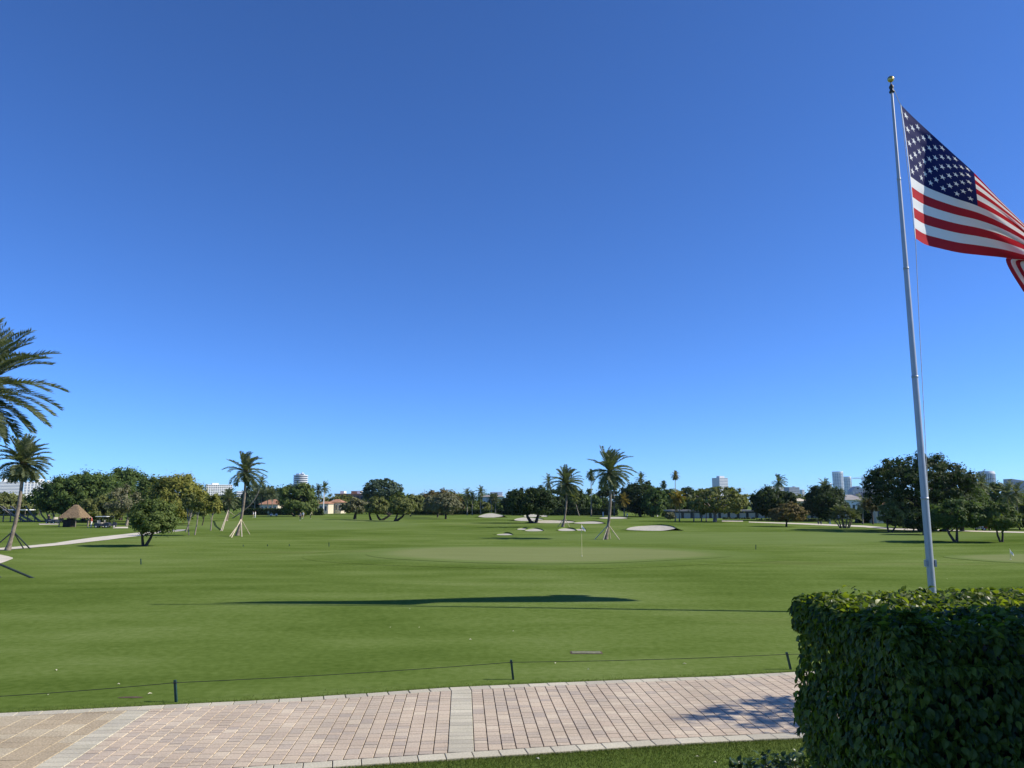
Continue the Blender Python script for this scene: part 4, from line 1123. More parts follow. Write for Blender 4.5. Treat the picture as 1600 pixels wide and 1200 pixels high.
# ------------------------------------------------------------------ thatched hut
def hut():
    g = G(116, 823.4); s = mpp(g.y)
    root = thing('thatched_hut', 'open thatched hut with dark bar counter by the cart path', 'hut', g)
    ze = P(116, 808.5, g.y).z - g.z; za = P(116, 792, g.y).z - g.z
    hw = 16.5 * s; za += .35
    for x in (-16, 8.5, 13.5):
        MB().tube([(x * s, -1.4 if x != 13.5 else 1.3, 0), (x * s, -1.4 if x != 13.5 else 1.3, ze + .2)], .09, 7).build('post', M['post'], root)
    MB().tube([(-14 * s, 1.3, 0), (-14 * s, 1.3, ze + .2)], .09, 7).build('post', M['post'], root)
    m = MB(); m.v = [(-hw, -1.75, ze), (hw, -1.75, ze), (hw, 1.75, ze), (-hw, 1.75, ze), (-.25, 0, za), (.35, 0, za)]
    m.f = [(3, 2, 1, 0), (0, 1, 5, 4), (1, 2, 5), (2, 3, 4, 5), (3, 0, 4)]
    rf = m.build('roof', M['thatch'], root)
    rng = np.random.default_rng(4); V = []; n = 5200
    A = [np.array(q) for q in m.v]
    tri = [(0, 1, 5), (0, 5, 4), (1, 2, 5), (2, 3, 4), (2, 4, 5), (3, 0, 4)]
    for k in range(n):
        t = tri[rng.integers(len(tri))]; u, v_ = rng.uniform(size=2)
        if u + v_ > 1: u, v_ = 1 - u, 1 - v_
        p = A[t[0]] * (1 - u - v_) + A[t[1]] * u + A[t[2]] * v_
        nm = np.cross(A[t[1]] - A[t[0]], A[t[2]] - A[t[0]]); nm /= np.linalg.norm(nm)
        dn = np.array([0, 0, -1.0]); dn -= nm * dn.dot(nm); dn /= np.linalg.norm(dn)
        sd = np.cross(nm, dn); l = rng.uniform(.10, .30); w_ = rng.uniform(.02, .05)
        dn = dn + sd * rng.normal() * .25 + nm * rng.uniform(0, .28)
        p = p + nm * .015
        V += [p - sd * w_, p + sd * w_, p + sd * w_ * .4 + dn * l, p - sd * w_ * .4 + dn * l]
    o = link('straw', mesh_np('straw', np.array(V), np.arange(n * 4).reshape(-1, 4), 4, M['thatch']), rf); o['kind'] = 'stuff'
    box_obj('bar_counter', M['darkwood'], root, -12 * s, 0, -1.1, .4, 0, ze - .35)
    box_obj('shelf_unit', M['darkwood'], root, -15 * s, -5 * s, .5, 1.0, .0, ze - .1)
hut()

# ------------------------------------------------------------------ people, carts, cars
def person(label, at, facing=0.0, shirt='shirt_white', pants='pants_dark', pose='stand', h=1.76, group='golfers on the course', cap=None):
    """one continuous figure grown from a skeleton with the Skin modifier"""
    k = h / 1.76
    if pose == 'walk': lf, rf, la, ra = .30, -.28, -.22, .26
    elif pose == 'swing': lf, rf, la, ra = .05, .05, .38, .38
    else: lf, rf, la, ra = .02, -.03, .04, .06
    tilt = .22 if pose == 'swing' else .02
    J = {'pel': (0, 0, .95, .15), 'wai': (0, tilt * .35, 1.12, .135), 'che': (0, tilt, 1.34, .165), 'nec': (0, tilt * 1.3 + .02, 1.50, .06), 'hea': (0, tilt * 1.6 + .04, 1.63, .10), 'top': (0, tilt * 1.7 + .03, 1.74, .075)}
    E = [('pel', 'wai'), ('wai', 'che'), ('che', 'nec'), ('nec', 'hea'), ('hea', 'top')]
    for sd, fy, ay in ((-1, lf, la), (1, rf, ra)):
        n = 'L' if sd < 0 else 'R'
        J[n + 'hip'] = (sd * .10, 0, .88, .105); J[n + 'kne'] = (sd * .12, fy * .55 + .04, .50, .068); J[n + 'ank'] = (sd * .13, fy, .09, .045); J[n + 'toe'] = (sd * .15, fy + .17, .035, .035)
        J[n + 'sho'] = (sd * .19, tilt, 1.42, .065)
        if pose == 'swing':
            J[n + 'elb'] = (sd * .17, tilt + .22, 1.14, .048); J[n + 'wri'] = (sd * .04, tilt + .36, .92, .035); J[n + 'han'] = (sd * .02, tilt + .40, .83, .038)
        else:
            J[n + 'elb'] = (sd * .26, ay * .45, 1.14, .048); J[n + 'wri'] = (sd * .27, ay + .06, .90, .034); J[n + 'han'] = (sd * .27, ay + .09, .81, .036)
        E += [('pel', n + 'hip'), (n + 'hip', n + 'kne'), (n + 'kne', n + 'ank'), (n + 'ank', n + 'toe'), ('che', n + 'sho'), (n + 'sho', n + 'elb'), (n + 'elb', n + 'wri'), (n + 'wri', n + 'han')]
    keys = list(J); me = bpy.data.meshes.new('person')
    me.from_pydata([Vector(J[q][:3]) * k for q in keys], [(keys.index(a), keys.index(b)) for a, b in E], [])
    ob = bpy.data.objects.new('tmp', me); COL.objects.link(ob)
    ob.modifiers.new('s', 'SKIN'); sv = me.skin_vertices[0].data
    for i, q in enumerate(keys): sv[i].radius = (J[q][3] * k,) * 2
    sv[0].use_root = True
    ss = ob.modifiers.new('u', 'SUBSURF'); ss.levels = 1; ss.render_levels = 1
    dg = bpy.context.evaluated_depsgraph_get()
    bm_ = bpy.data.meshes.new_from_object(ob.evaluated_get(dg)); bpy.data.objects.remove(ob); bm_.name = 'person'
    bm_.materials.clear()
    for q in ('skin', shirt, pants, cap or 'darkbark', 'shirt_white'): bm_.materials.append(M[q])
    for p in bm_.polygons:
        z = p.center.z / k; ax = abs(p.center.x / k)
        p.material_index = 4 if z < .085 else 2 if (z < .97 and ax < .22 and not (pose == 'swing' and p.center.y > .3)) else 3 if z > 1.70 else 0 if z > 1.48 or (z < 1.16 and (ax > .21 or p.center.y / k > .34)) else 1
        p.use_smooth = True
    o = link('person', bm_, None, at, (0, 0, facing))
    return tag(o, label, 'person', group)
def on(px, py): return G(px, py)
person('golfer in white shirt standing with a companion beyond the windswept palm', on(395.5, 809.5), 2.0, 'shirt_white', 'pants_khaki')
person('golfer in white shirt and white cap facing a companion on the fairway', on(398.5, 808.8), -1.6, 'shirt_white', 'shirt_white', cap='shirt_white')
person('golfer in pale yellow shirt standing beside the fairway cart', on(419, 806.8), .4, 'shirt_yellow', 'pants_khaki')
person('golfer in grey shirt and dark trousers walking across the fairway', on(469, 813), 3.1, 'shirt_grey', 'pants_dark', 'walk')
person('golfer in white walking just behind the grey-shirted golfer', on(473.5, 810.5), 2.6, 'shirt_white', 'pants_khaki', 'walk')
person('golfer in pale yellow top and dark trousers bending to play', on(484.5, 810.5), -1.2, 'shirt_yellow', 'pants_dark', 'swing')
person('person in dark shirt standing beside the thatched hut', on(137, 824.3), -1.0, 'pants_dark', 'pants_khaki', group='people beside the thatched hut')
person('person in red shirt and white cap beside the thatched hut', on(142.5, 824.2), 1.8, 'shirt_red', 'shirt_white', cap='shirt_white', group='people beside the thatched hut')
person('person in dark clothes in the shade under the banyan', on(75, 818), .5, 'pants_dark', 'pants_dark', group='people beside the thatched hut')
person('person in white standing under the giant banyan shade', on(1485.5, 829.5), 1.0, 'shirt_white', 'shirt_white', 'walk', group='people near the road')

def cart_parts(root, body, s=1.0, roof='white'):
    m = MB(); m.prism([(-1.15, .28), (1.1, .28), (1.2, .55), (1.05, .82), (.62, .88), (.42, .46), (-.25, .42), (-.3, .72), (-1.15, .78)], -.55, .55); m.build('body', M[body], root)
    box_obj('seat', M['seat'], root, -.62, -.1, -.5, .5, .73, .86); box_obj('backrest', M['seat'], root, -.72, -.6, -.5, .5, .84, 1.25)
    rf = MB().box(-1.0, .75, -.6, .6, 1.80, 1.88).build('roof', M[roof], root)
    for x, y in ((-.9, -.52), (-.9, .52), (.6, -.52), (.6, .52)):
        MB().tube([(x + (.12 if x > 0 else 0), y, .7), (x, y, 1.82)], .025, 6).build('roof_post', M['black'], root)
    for x in (-.78, .82):
        for y in (-.52, .52):
            w_ = MB().tube([(x, y - .09, .23), (x, y + .09, .23)], .23, 14).build('wheel', M['tyre'], root)
            MB().tube([(x, y - .10, .23), (x, y + .10, .23)], .11, 10).build('hub', M['white'], w_)
    MB().tube([(.45, -.25, .8), (.25, -.25, 1.08)], .02, 6).build('steering_column', M['black'], root)
def cart(label, at, rotz, body, group='golf carts', roof='white'):
    root = thing('golf_cart', label, 'golf cart', at, rotz, group); cart_parts(root, body, roof=roof); return root
cart('white golf cart on the fairway beside the yellow-shirted golfer', on(427.5, 806.8), .3, 'carpaint', roof='cartdark')
cart('dark golf cart with white roof parked right of the thatched hut', on(160, 824.8), .1, 'cartdark')
cart('dark golf cart behind the white-roofed one near the hut', on(170, 824.3), .4, 'cartdark', roof='cartdark')
cart('dark golf cart in the deep shade under the banyan', on(82, 818.2), 2.9, 'cartdark', roof='cartdark')
cart('white golf cart under the trees near the wide V-shaped trunk', on(1536, 828.8), .5, 'carpaint')
cart('red golf cart parked under the grey-leaved forked tree', on(1548, 829), 2.7, 'shirt_red')
def car(label, at, rotz, paint='carpaint', group='cars parked by the gate booth'):
    root = thing('parked_car', label, 'car', at, rotz, group)
    MB().prism([(-2.2, .32), (2.2, .32), (2.25, .62), (2.1, .86), (1.1, .96), (-1.9, 1.0), (-2.25, .8)], -.88, .88).build('body', M[paint], root)
    MB().prism([(-1.75, .99), (1.05, .95), (.35, 1.46), (-1.2, 1.5)], -.76, .76).build('cabin_glass', M['darkglass'], root)
    MB().prism([(-1.22, 1.5), (.38, 1.465), (.2, 1.54), (-1.05, 1.57)], -.74, .74).build('roof', M[paint], root)
    for x in (-1.4, 1.4):
        for y in (-.86, .86):
            w_ = MB().tube([(x, y - .1, .33), (x, y + .1, .33)], .33, 14).build('wheel', M['tyre'], root)
            MB().tube([(x, y - .11, .33), (x, y + .11, .33)], .18, 10).build('rim', M['alu'], w_)
    for y in (-.6, .6): box_obj('headlight', M['white'], root, 2.18, 2.26, y - .2, y + .2, .62, .78)
car('white car parked closest to the white gate booth', on(515, 798), 2.9)
car('white car parked in the middle of its row by the gate', on(522.5, 798), 2.6)
car('white car parked furthest from the white gate booth', on(530, 797.8), .2)
car('pale car half hidden behind the large dark oak', on(488, 797), .1, group=None)

# ------------------------------------------------------------------ flagsticks, course furniture
def flagstick(label, foot, top, flag_px, side):
    g = G(*foot); h = P(top[0], top[1], g.y).z - g.z
    root = thing('flagstick', label, 'flagstick', g, 0, 'flagsticks on the putting greens')
    MB().tube([(0, 0, -.05), (0, 0, h)], .014, 8).build('stick', M['shirt_yellow'], root)
    # small flag: a waved cloth
    w = flag_px * mpp(g.y); hh = .22
    v = []; f = []
    for i in range(9):
        for j in range(5):
            s = i / 8
            v.append((side * w * s, .03 * math.sin(s * 6), h - .03 - hh * j / 4 * (1 - .35 * s) - .36 * s))
    for i in range(8):
        for j in range(4):
            a = i * 5 + j; f.append((a, a + 5, a + 6, a + 1))
    me = bpy.data.meshes.new('flag'); me.from_pydata(v, [], f); me.materials.append(M['shirt_white']); me.update()
    o = link('flag', me, root); sd = o.modifiers.new('t', 'SOLIDIFY'); sd.thickness = .004
    MB().lathe([(.054, 0), (.054, .012)], 14, (0, 0, 0.028)).build('cup', M['white'], root)
flagstick('white flag on a thin stick standing in the large putting green', (909.3, 869.5), (909, 819), 5.5, 1)
flagstick('white flag on a short stick in the right putting green', (1579.3, 875), (1578.6, 857), 5, 1)
gl = [(273.5, 1062.5, 275.3, 1097, 'dark green rope stake leaning slightly near the worn pavers'), (798.5, 1031, 802, 1062, 'dark green rope stake at the middle of the path edge'), (1229, 1019, 1235.5, 1046, 'tilted dark green rope stake beside the clipped hedge'),
      (220, 873, 220.3, 882, 'lone dark stake below the small round-crowned tree'), (514, 847.5, 514, 854, 'dark stake at the left rim of the large green'), (1181, 851, 1181, 858.6, 'dark stake right of the large putting green'),
      (452, 850, 452, 853.5, 'short dark stake left of the green rim'), (418, 850.6, 418, 853.6, 'tiny dark stake beyond the windswept palm shadow'), (380, 851, 380, 854, 'tiny dark stake below the windswept date palm')]
tops = []
for k, (tx, ty, bx, by, lab) in enumerate(gl):
    g = G(bx, by); t = P(tx, ty, g.y) - g
    root = thing('rope_stake', lab, 'stake', g, 0, 'rope stakes on the lawn')
    w = .045 if k < 3 else .05
    d = t.normalized()
    Mx = Matrix(((1, 0, d.x, 0), (0, 1, 0, 0), (0, 0, d.z, 0), (0, 0, 0, 1)))
    MB().box(-w / 2, w / 2, -w / 2, w / 2, -.05, t.length, Mx).build('post', M['stake'], root)
    if k < 3:
        MB().box(-w * .75, w * .75, -w * .75, w * .75, t.length * .86, t.length * .90, Mx).build('rope_clip', M['black'], root)
        tops.append(g + t * .88)
pts = [P(-220, 1100, G(-200, 1132).y)] if False else []
left = P(-150, 1096, 14.75)
right = tops[2] + (tops[2] - tops[1]) * .8
seq = [left] + tops + [right]
pts = []
for a_, b_ in zip(seq[:-1], seq[1:]):
    for k in range(16):
        t = k / 16; p = a_.lerp(b_, t); p.z -= .03 * 4 * t * (1 - t); pts.append(p)
pts.append(seq[-1])
ro = MB().tube(pts, .0065, 5).build('barrier_rope', M['rope'], None)
tag(ro, 'thin dark rope strung between the stakes along the lawn edge', 'rope')
# valve box cover, soil patch, litter
g = G(918, 1020)
vb = thing('valve_box', 'flat concrete valve box lid let into the lawn', 'valve box', g)
M['oldlid'] = simple('mossy_concrete', (0.17, 0.17, 0.10), 0.95, 0.3, 9, 0.3)
box_obj('frame', M['dirt'], vb, -.44, .38, -.17, .19, -.05, .006)
box_obj('lid', M['oldlid'], vb, -.40, .34, -.14, .16, .006, .014)
g = G(205, 1090); sheet('bare_soil', blob(g.x, g.y, .20, .07, 3, 24, .2), M['dirt'], .008, 3)
rl = random.Random(9)
litter = [(75, 1087), (185, 1070), (88, 1048), (234, 1085), (640, 952), (655, 981), (610, 981), (868, 1037), (919, 1047), (1070, 1038), (802, 987), (840, 1187), (1090, 1184), (1117, 1193), (735, 1000), (262, 1184), (1480, 905)]
for x, y in litter:
    g = G(x, y)
    s = rl.uniform(.028, .05)
    v = [(-s, 0, 0), (0, -s * .45, .012), (s * 1.1, 0, .004), (0, s * .45, .02)]
    me = bpy.data.meshes.new('fallen_leaf'); me.from_pydata([(p[0], p[1], p[2] + .004) for p in v] + [(p[0], p[1], p[2]) for p in v], [], [(0, 1, 2, 3), (7, 6, 5, 4), (0, 4, 5, 1), (1, 5, 6, 2), (2, 6, 7, 3), (3, 7, 4, 0)]); me.materials.append(M['petal']); me.update()
    o = link('fallen_leaf', me, None, g + Vector((0, 0, .034 if y > 1110 and y < 1170 else .012)), (rl.uniform(-.2, .2), rl.uniform(-.2, .2), rl.uniform(0, 6)))
    tag(o, 'small pale dry leaf lying on the mown lawn' , 'leaf', 'dry leaves lying about the lawn')
# white tee posts and ball washers in the distance
for px, py, hpx, lab in [(1027, 807, 9, 'white slab sign standing before the dome-shaped ficus'), (942.5, 807, 7, 'white post sign left of the tallest date palm trunk'), (878, 803.5, 6, 'white post sign behind the smaller date palm'),
                         (1297, 818.8, 7, 'white slab sign beneath the dark domed ficus'), (980, 806.5, 4, 'low white marker near the stout cabbage palm'), (799, 803, 8, 'white post statue beneath the wide dark oak'), (1135, 808.5, 5, 'white round sign beside the spreading tree')]:
    g = G(px, py); s = mpp(g.y)
    root = thing('white_sign', lab, 'sign', g, 0.6)
    box_obj('panel', M['white'], root, -.9 * s, .9 * s, -.06, .06, hpx * s * .12, hpx * s)
    box_obj('foot', M['concrete'], root, -1.2 * s, 1.2 * s, -.15, .15, -.05, hpx * s * .12)
for k, (px, py) in enumerate([(1279, 819.5), (1283, 819.8)]):
    g = G(px, py); s = mpp(g.y)
    root = thing('ball_washer', ['dark ball washer post closer to the bronze tree', 'dark ball washer post closer to the white slab sign'][k], 'ball washer', g)
    MB().tube([(0, 0, 0), (0, 0, 3 * s)], .05, 6).build('post', M['black'], root)
    MB().lathe([(.16, 0), (.18, .2), (.12, .4)], 10, (0, 0, 3 * s - .2)).build('washer', M['cartdark'], root)

# ------------------------------------------------------------------ flagpole and flag
PY = 27.75
pb = P(1460, 965, PY); pole_x = pb.x
ptop = P(1393.5, 145, PY)
pole = thing('flagpole', 'tall silver tapered flagpole with gilded ball behind the hedge', 'flagpole', (pole_x, PY, 0))
hz = ptop.z
PXo = ptop.x - pole_x
prof = [(.165, -.2), (.165, 3.2), (.150, 6.6)]
MB().lathe([(.26, 0), (.26, .06), (.19, .10), (.18, .22)], 20).build('base_collar', M['alu'], pole, True)
def zof(t): return hz * t
secs = [(0.0, .128, .124), (.205, .121, .108), (.43, .105, .090), (.64, .087, .066), (.82, .063, .045), (1.0, 0, 0)]
for (a_, r0, r1), (b_, _, _) in zip(secs[:-1], secs[1:]):
    MB().tube([(PXo * a_, 0, hz * a_ - .05), (PXo * b_, 0, hz * b_)], [r0, r1], 20, False).build('pole_section', M['alu'], pole, True)
    if a_ > 0: MB().tube([(PXo * a_, 0, hz * a_ - .06), (PXo * a_, 0, hz * a_ + .02)], r0 + .012, 20).build('joint_ring', M['alu'], pole, True)
MB().lathe([(.085, 0), (.10, .05), (.055, .12), (.085, .2), (.09, .25), (.05, .32), (.018, .38), (.018, .46)], 16, (PXo, 0, hz)).build('truck', M['black'], pole, True)
MB().lathe([(.012, -.125)] + [(.125 * math.sin(math.pi * k / 14), -.125 * math.cos(math.pi * k / 14)) for k in range(1, 14)] + [(.012, .125)], 22, (PXo, 0, hz + .57)).build('gilded_ball', M['gold'], pole, True)
zc = P(1452, 880, PY).z
for sx in (-.135, .165):
    cb = MB().box(sx - .035, sx + .035, -.08, .08, zc - .12, zc + .12).build('cleat_box', M['alu'], pole)
    MB().box(sx - .028, sx + .028, -.09, -.08, zc - .10, zc + .10).build('cover', M['bluegrey'], cb)

FY = PY + .15
FT = [(0, 1407, 163, .10), (.08, 1428, 184, .45), (.17, 1454, 208, .72), (.28, 1487, 238, .66), (.40, 1522, 270, .60), (.52, 1562, 312, .75), (.64, 1602, 352, .95), (.76, 1642, 392, 1.1), (.88, 1650, 424, 1.3), (1.0, 1668, 446, 1.8)]
FC = [(0, 1422, 275, .10), (.08, 1437, 286, .60), (.17, 1456, 296, 1.0), (.28, 1490, 309, 1.35), (.40, 1528, 322, 1.75), (.52, 1567, 342, 2.1), (.64, 1610, 372, 2.2), (.76, 1640, 404, 2.3), (.88, 1614, 416, 2.4), (1.0, 1640, 452, 2.3)]
FB = [(0, 1430, 372, .10), (.08, 1446, 382, .65), (.17, 1468, 388, 1.15), (.28, 1500, 395, 1.95), (.40, 1535, 399, 2.7), (.52, 1572, 403, 3.1), (.64, 1612, 410, 3.3), (.76, 1622, 413, 3.3), (.88, 1572, 404, 3.2), (1.0, 1599, 456, 2.7)]
def spl(tab, u):
    us = [t[0] for t in tab]
    i = min(len(us) - 2, max(0, next((k for k in range(len(us) - 1) if u <= us[k + 1]), len(us) - 2)))
    t = (u - us[i]) / (us[i + 1] - us[i])
    p0 = tab[max(0, i - 1)]; p1 = tab[i]; p2 = tab[i + 1]; p3 = tab[min(len(tab) - 1, i + 2)]
    return [0.5 * ((2 * p1[c]) + (-p0[c] + p2[c]) * t + (2 * p0[c] - 5 * p1[c] + 4 * p2[c] - p3[c]) * t * t + (-p0[c] + 3 * p1[c] - 3 * p2[c] + p3[c]) * t ** 3) for c in (1, 2, 3)]
NU, NV = 120, 65
FV = []; FUV = []
for i in range(NU + 1):
    u = i / NU
    T, C_, B = spl(FT, u), spl(FC, u), spl(FB, u)
    for j in range(NV + 1):
        v_ = j / NV; k7 = 7 / 13
        # quadratic through top, canton foot and bottom edge
        l0 = (v_ - k7) * (v_ - 1) / (k7); l1 = v_ * (v_ - 1) / (k7 * (k7 - 1)); l2 = v_ * (v_ - k7) / (1 - k7)
        q = [T[c] * l0 + C_[c] * l1 + B[c] * l2 for c in range(3)]
        rip = u ** .7 * (.10 * math.sin(9 * u + 7 * v_) + .05 * math.sin(23 * u - 9 * v_ + 1) ) + .012 * math.sin(60 * v_ + 14 * u) * (1 - smooth(.1, .3, u)) \
            + .14 * smooth(.35, .6, u) * math.sin(26 * (v_ - .55 * u)) * (.4 + v_)
        FV.append(tuple(P(q[0], q[1], FY + q[2] + rip))); FUV.append((u, v_))
FF = [(i * (NV + 1) + j, (i + 1) * (NV + 1) + j, (i + 1) * (NV + 1) + j + 1, i * (NV + 1) + j + 1) for i in range(NU) for j in range(NV)]
def flag_mat():
    m, nt, b = node_mat('flag_cloth')
    L = nt.links
    uv = nt.nodes.new('ShaderNodeUVMap'); uv.uv_map = 'UVMap'
    sp = nt.nodes.new('ShaderNodeSeparateXYZ'); L.new(uv.outputs[0], sp.inputs[0])
    def mt(op, a, b_=None, c_=None):
        n = nt.nodes.new('ShaderNodeMath'); n.operation = op
        for k, q in enumerate((a, b_, c_)):
            if q is None: continue
            if isinstance(q, (int, float)): n.inputs[k].default_value = q
            else: L.new(q, n.inputs[k])
        return n.outputs[0]
    u, v_ = sp.outputs[0], sp.outputs[1]
    st = mt('MODULO', mt('FLOOR', mt('MULTIPLY', v_, 13.0)), 2.0)            # 0 red, 1 white
    can = mt('MULTIPLY', mt('LESS_THAN', u, 0.4), mt('LESS_THAN', v_, 7 / 13))
    gx = mt('MULTIPLY', u, 12 / 0.4); gy = mt('MULTIPLY', v_, 10 / (7 / 13))
    rx = mt('ROUND', gx); ry = mt('ROUND', gy)
    par = mt('LESS_THAN', mt('MODULO', mt('ADD', rx, ry), 2.0), 0.5)
    inside = mt('MULTIPLY', mt('MULTIPLY', mt('GREATER_THAN', rx, .5), mt('LESS_THAN', rx, 11.5)), mt('MULTIPLY', mt('GREATER_THAN', ry, .5), mt('LESS_THAN', ry, 9.5)))
    dx = mt('MULTIPLY', mt('SUBTRACT', gx, rx), 0.4 * 1.667 / 12); dy = mt('MULTIPLY', mt('SUBTRACT', gy, ry), (7 / 13) / 10)
    ang = mt('ARCTAN2', dx, mt('MULTIPLY', dy, -1.0)); rad = mt('SQRT', mt('ADD', mt('MULTIPLY', dx, dx), mt('MULTIPLY', dy, dy)))
    sec = 2 * math.pi / 5
    fa = mt('ABSOLUTE', mt('SUBTRACT', ang, mt('MULTIPLY', mt('ROUND', mt('DIVIDE', ang, sec)), sec)))
    lin = mt('ADD', mt('MULTIPLY', mt('MULTIPLY', rad, mt('SINE', fa)), 3.078), mt('MULTIPLY', rad, mt('COSINE', fa)))
    star = mt('MULTIPLY', mt('MULTIPLY', mt('LESS_THAN', lin, 0.0275), par), inside)
    def mixc(f, a, b_):
        n = nt.nodes.new('ShaderNodeMix'); n.data_type = 'RGBA'; L.new(f, n.inputs[0])
        for k, q in ((6, a), (7, b_)):
            if isinstance(q, tuple): n.inputs[k].default_value = (*q, 1)
            else: L.new(q, n.inputs[k])
        return n.outputs[2]
    W = (0.78, 0.78, 0.78)
    c0 = mixc(st, (0.45, 0.022, 0.035), W)
    c1 = mixc(star, (0.012, 0.018, 0.095), W)
    col = mixc(can, c0, c1)
    col = mixc(mt('LESS_THAN', u, 0.008), col, W)
    wv = nt.nodes.new('ShaderNodeTexNoise'); wv.inputs['Scale'].default_value = 220
    L.new(uv.outputs[0], wv.inputs['Vector'])
    L.new(col, b.inputs['Base Color']); b.inputs['Roughness'].default_value = .75; b.inputs['Specular IOR Level'].default_value = .08
    bp = nt.nodes.new('ShaderNodeBump'); bp.inputs['Strength'].default_value = .1; bp.inputs['Distance'].default_value = .004
    L.new(wv.outputs['Fac'], bp.inputs['Height']); L.new(bp.outputs[0], b.inputs['Normal'])
    t = nt.nodes.new('ShaderNodeBsdfTranslucent'); L.new(col, t.inputs['Color'])
    ms = nt.nodes.new('ShaderNodeMixShader'); ms.inputs[0].default_value = .30
    L.new(b.outputs[0], ms.inputs[1]); L.new(t.outputs[0], ms.inputs[2]); L.new(ms.outputs[0], nt.nodes['Material Output'].inputs[0])
    return m
fme = mesh_np('flag', FV, FF, 4, flag_mat())
uvl = fme.uv_layers.new(name='UVMap')
li = np.empty(len(fme.loops), np.int32); fme.loops.foreach_get('vertex_index', li)
uvl.data.foreach_set('uv', np.array(FUV, np.float32)[li].ravel())
fme.polygons.foreach_set('use_smooth', [True] * len(fme.polygons))
fl = link('flag', fme); tag(fl, 'large red white and blue flag with stars flying from the tall pole', 'flag')
# halyard: down from the truck past the flag's hoist to the cleat
hp = [Vector((pole_x + PXo + .10, PY, hz + .12)), P(1404, 158, FY)] + [P(1407 + 23 * k / 8, 163 + 209 * k / 8, FY + .10) for k in range(9)]
low = [P(1431, 385, FY), P(1437, 520, FY), P(1446, 690, FY), P(1451.5, 800, FY), P(1455.5, 872, FY)]
ha = MB().tube(hp + low, .011, 6).build('halyard', M['cable'])
tag(ha, 'thin halyard rope running down beside the silver flagpole', 'rope')

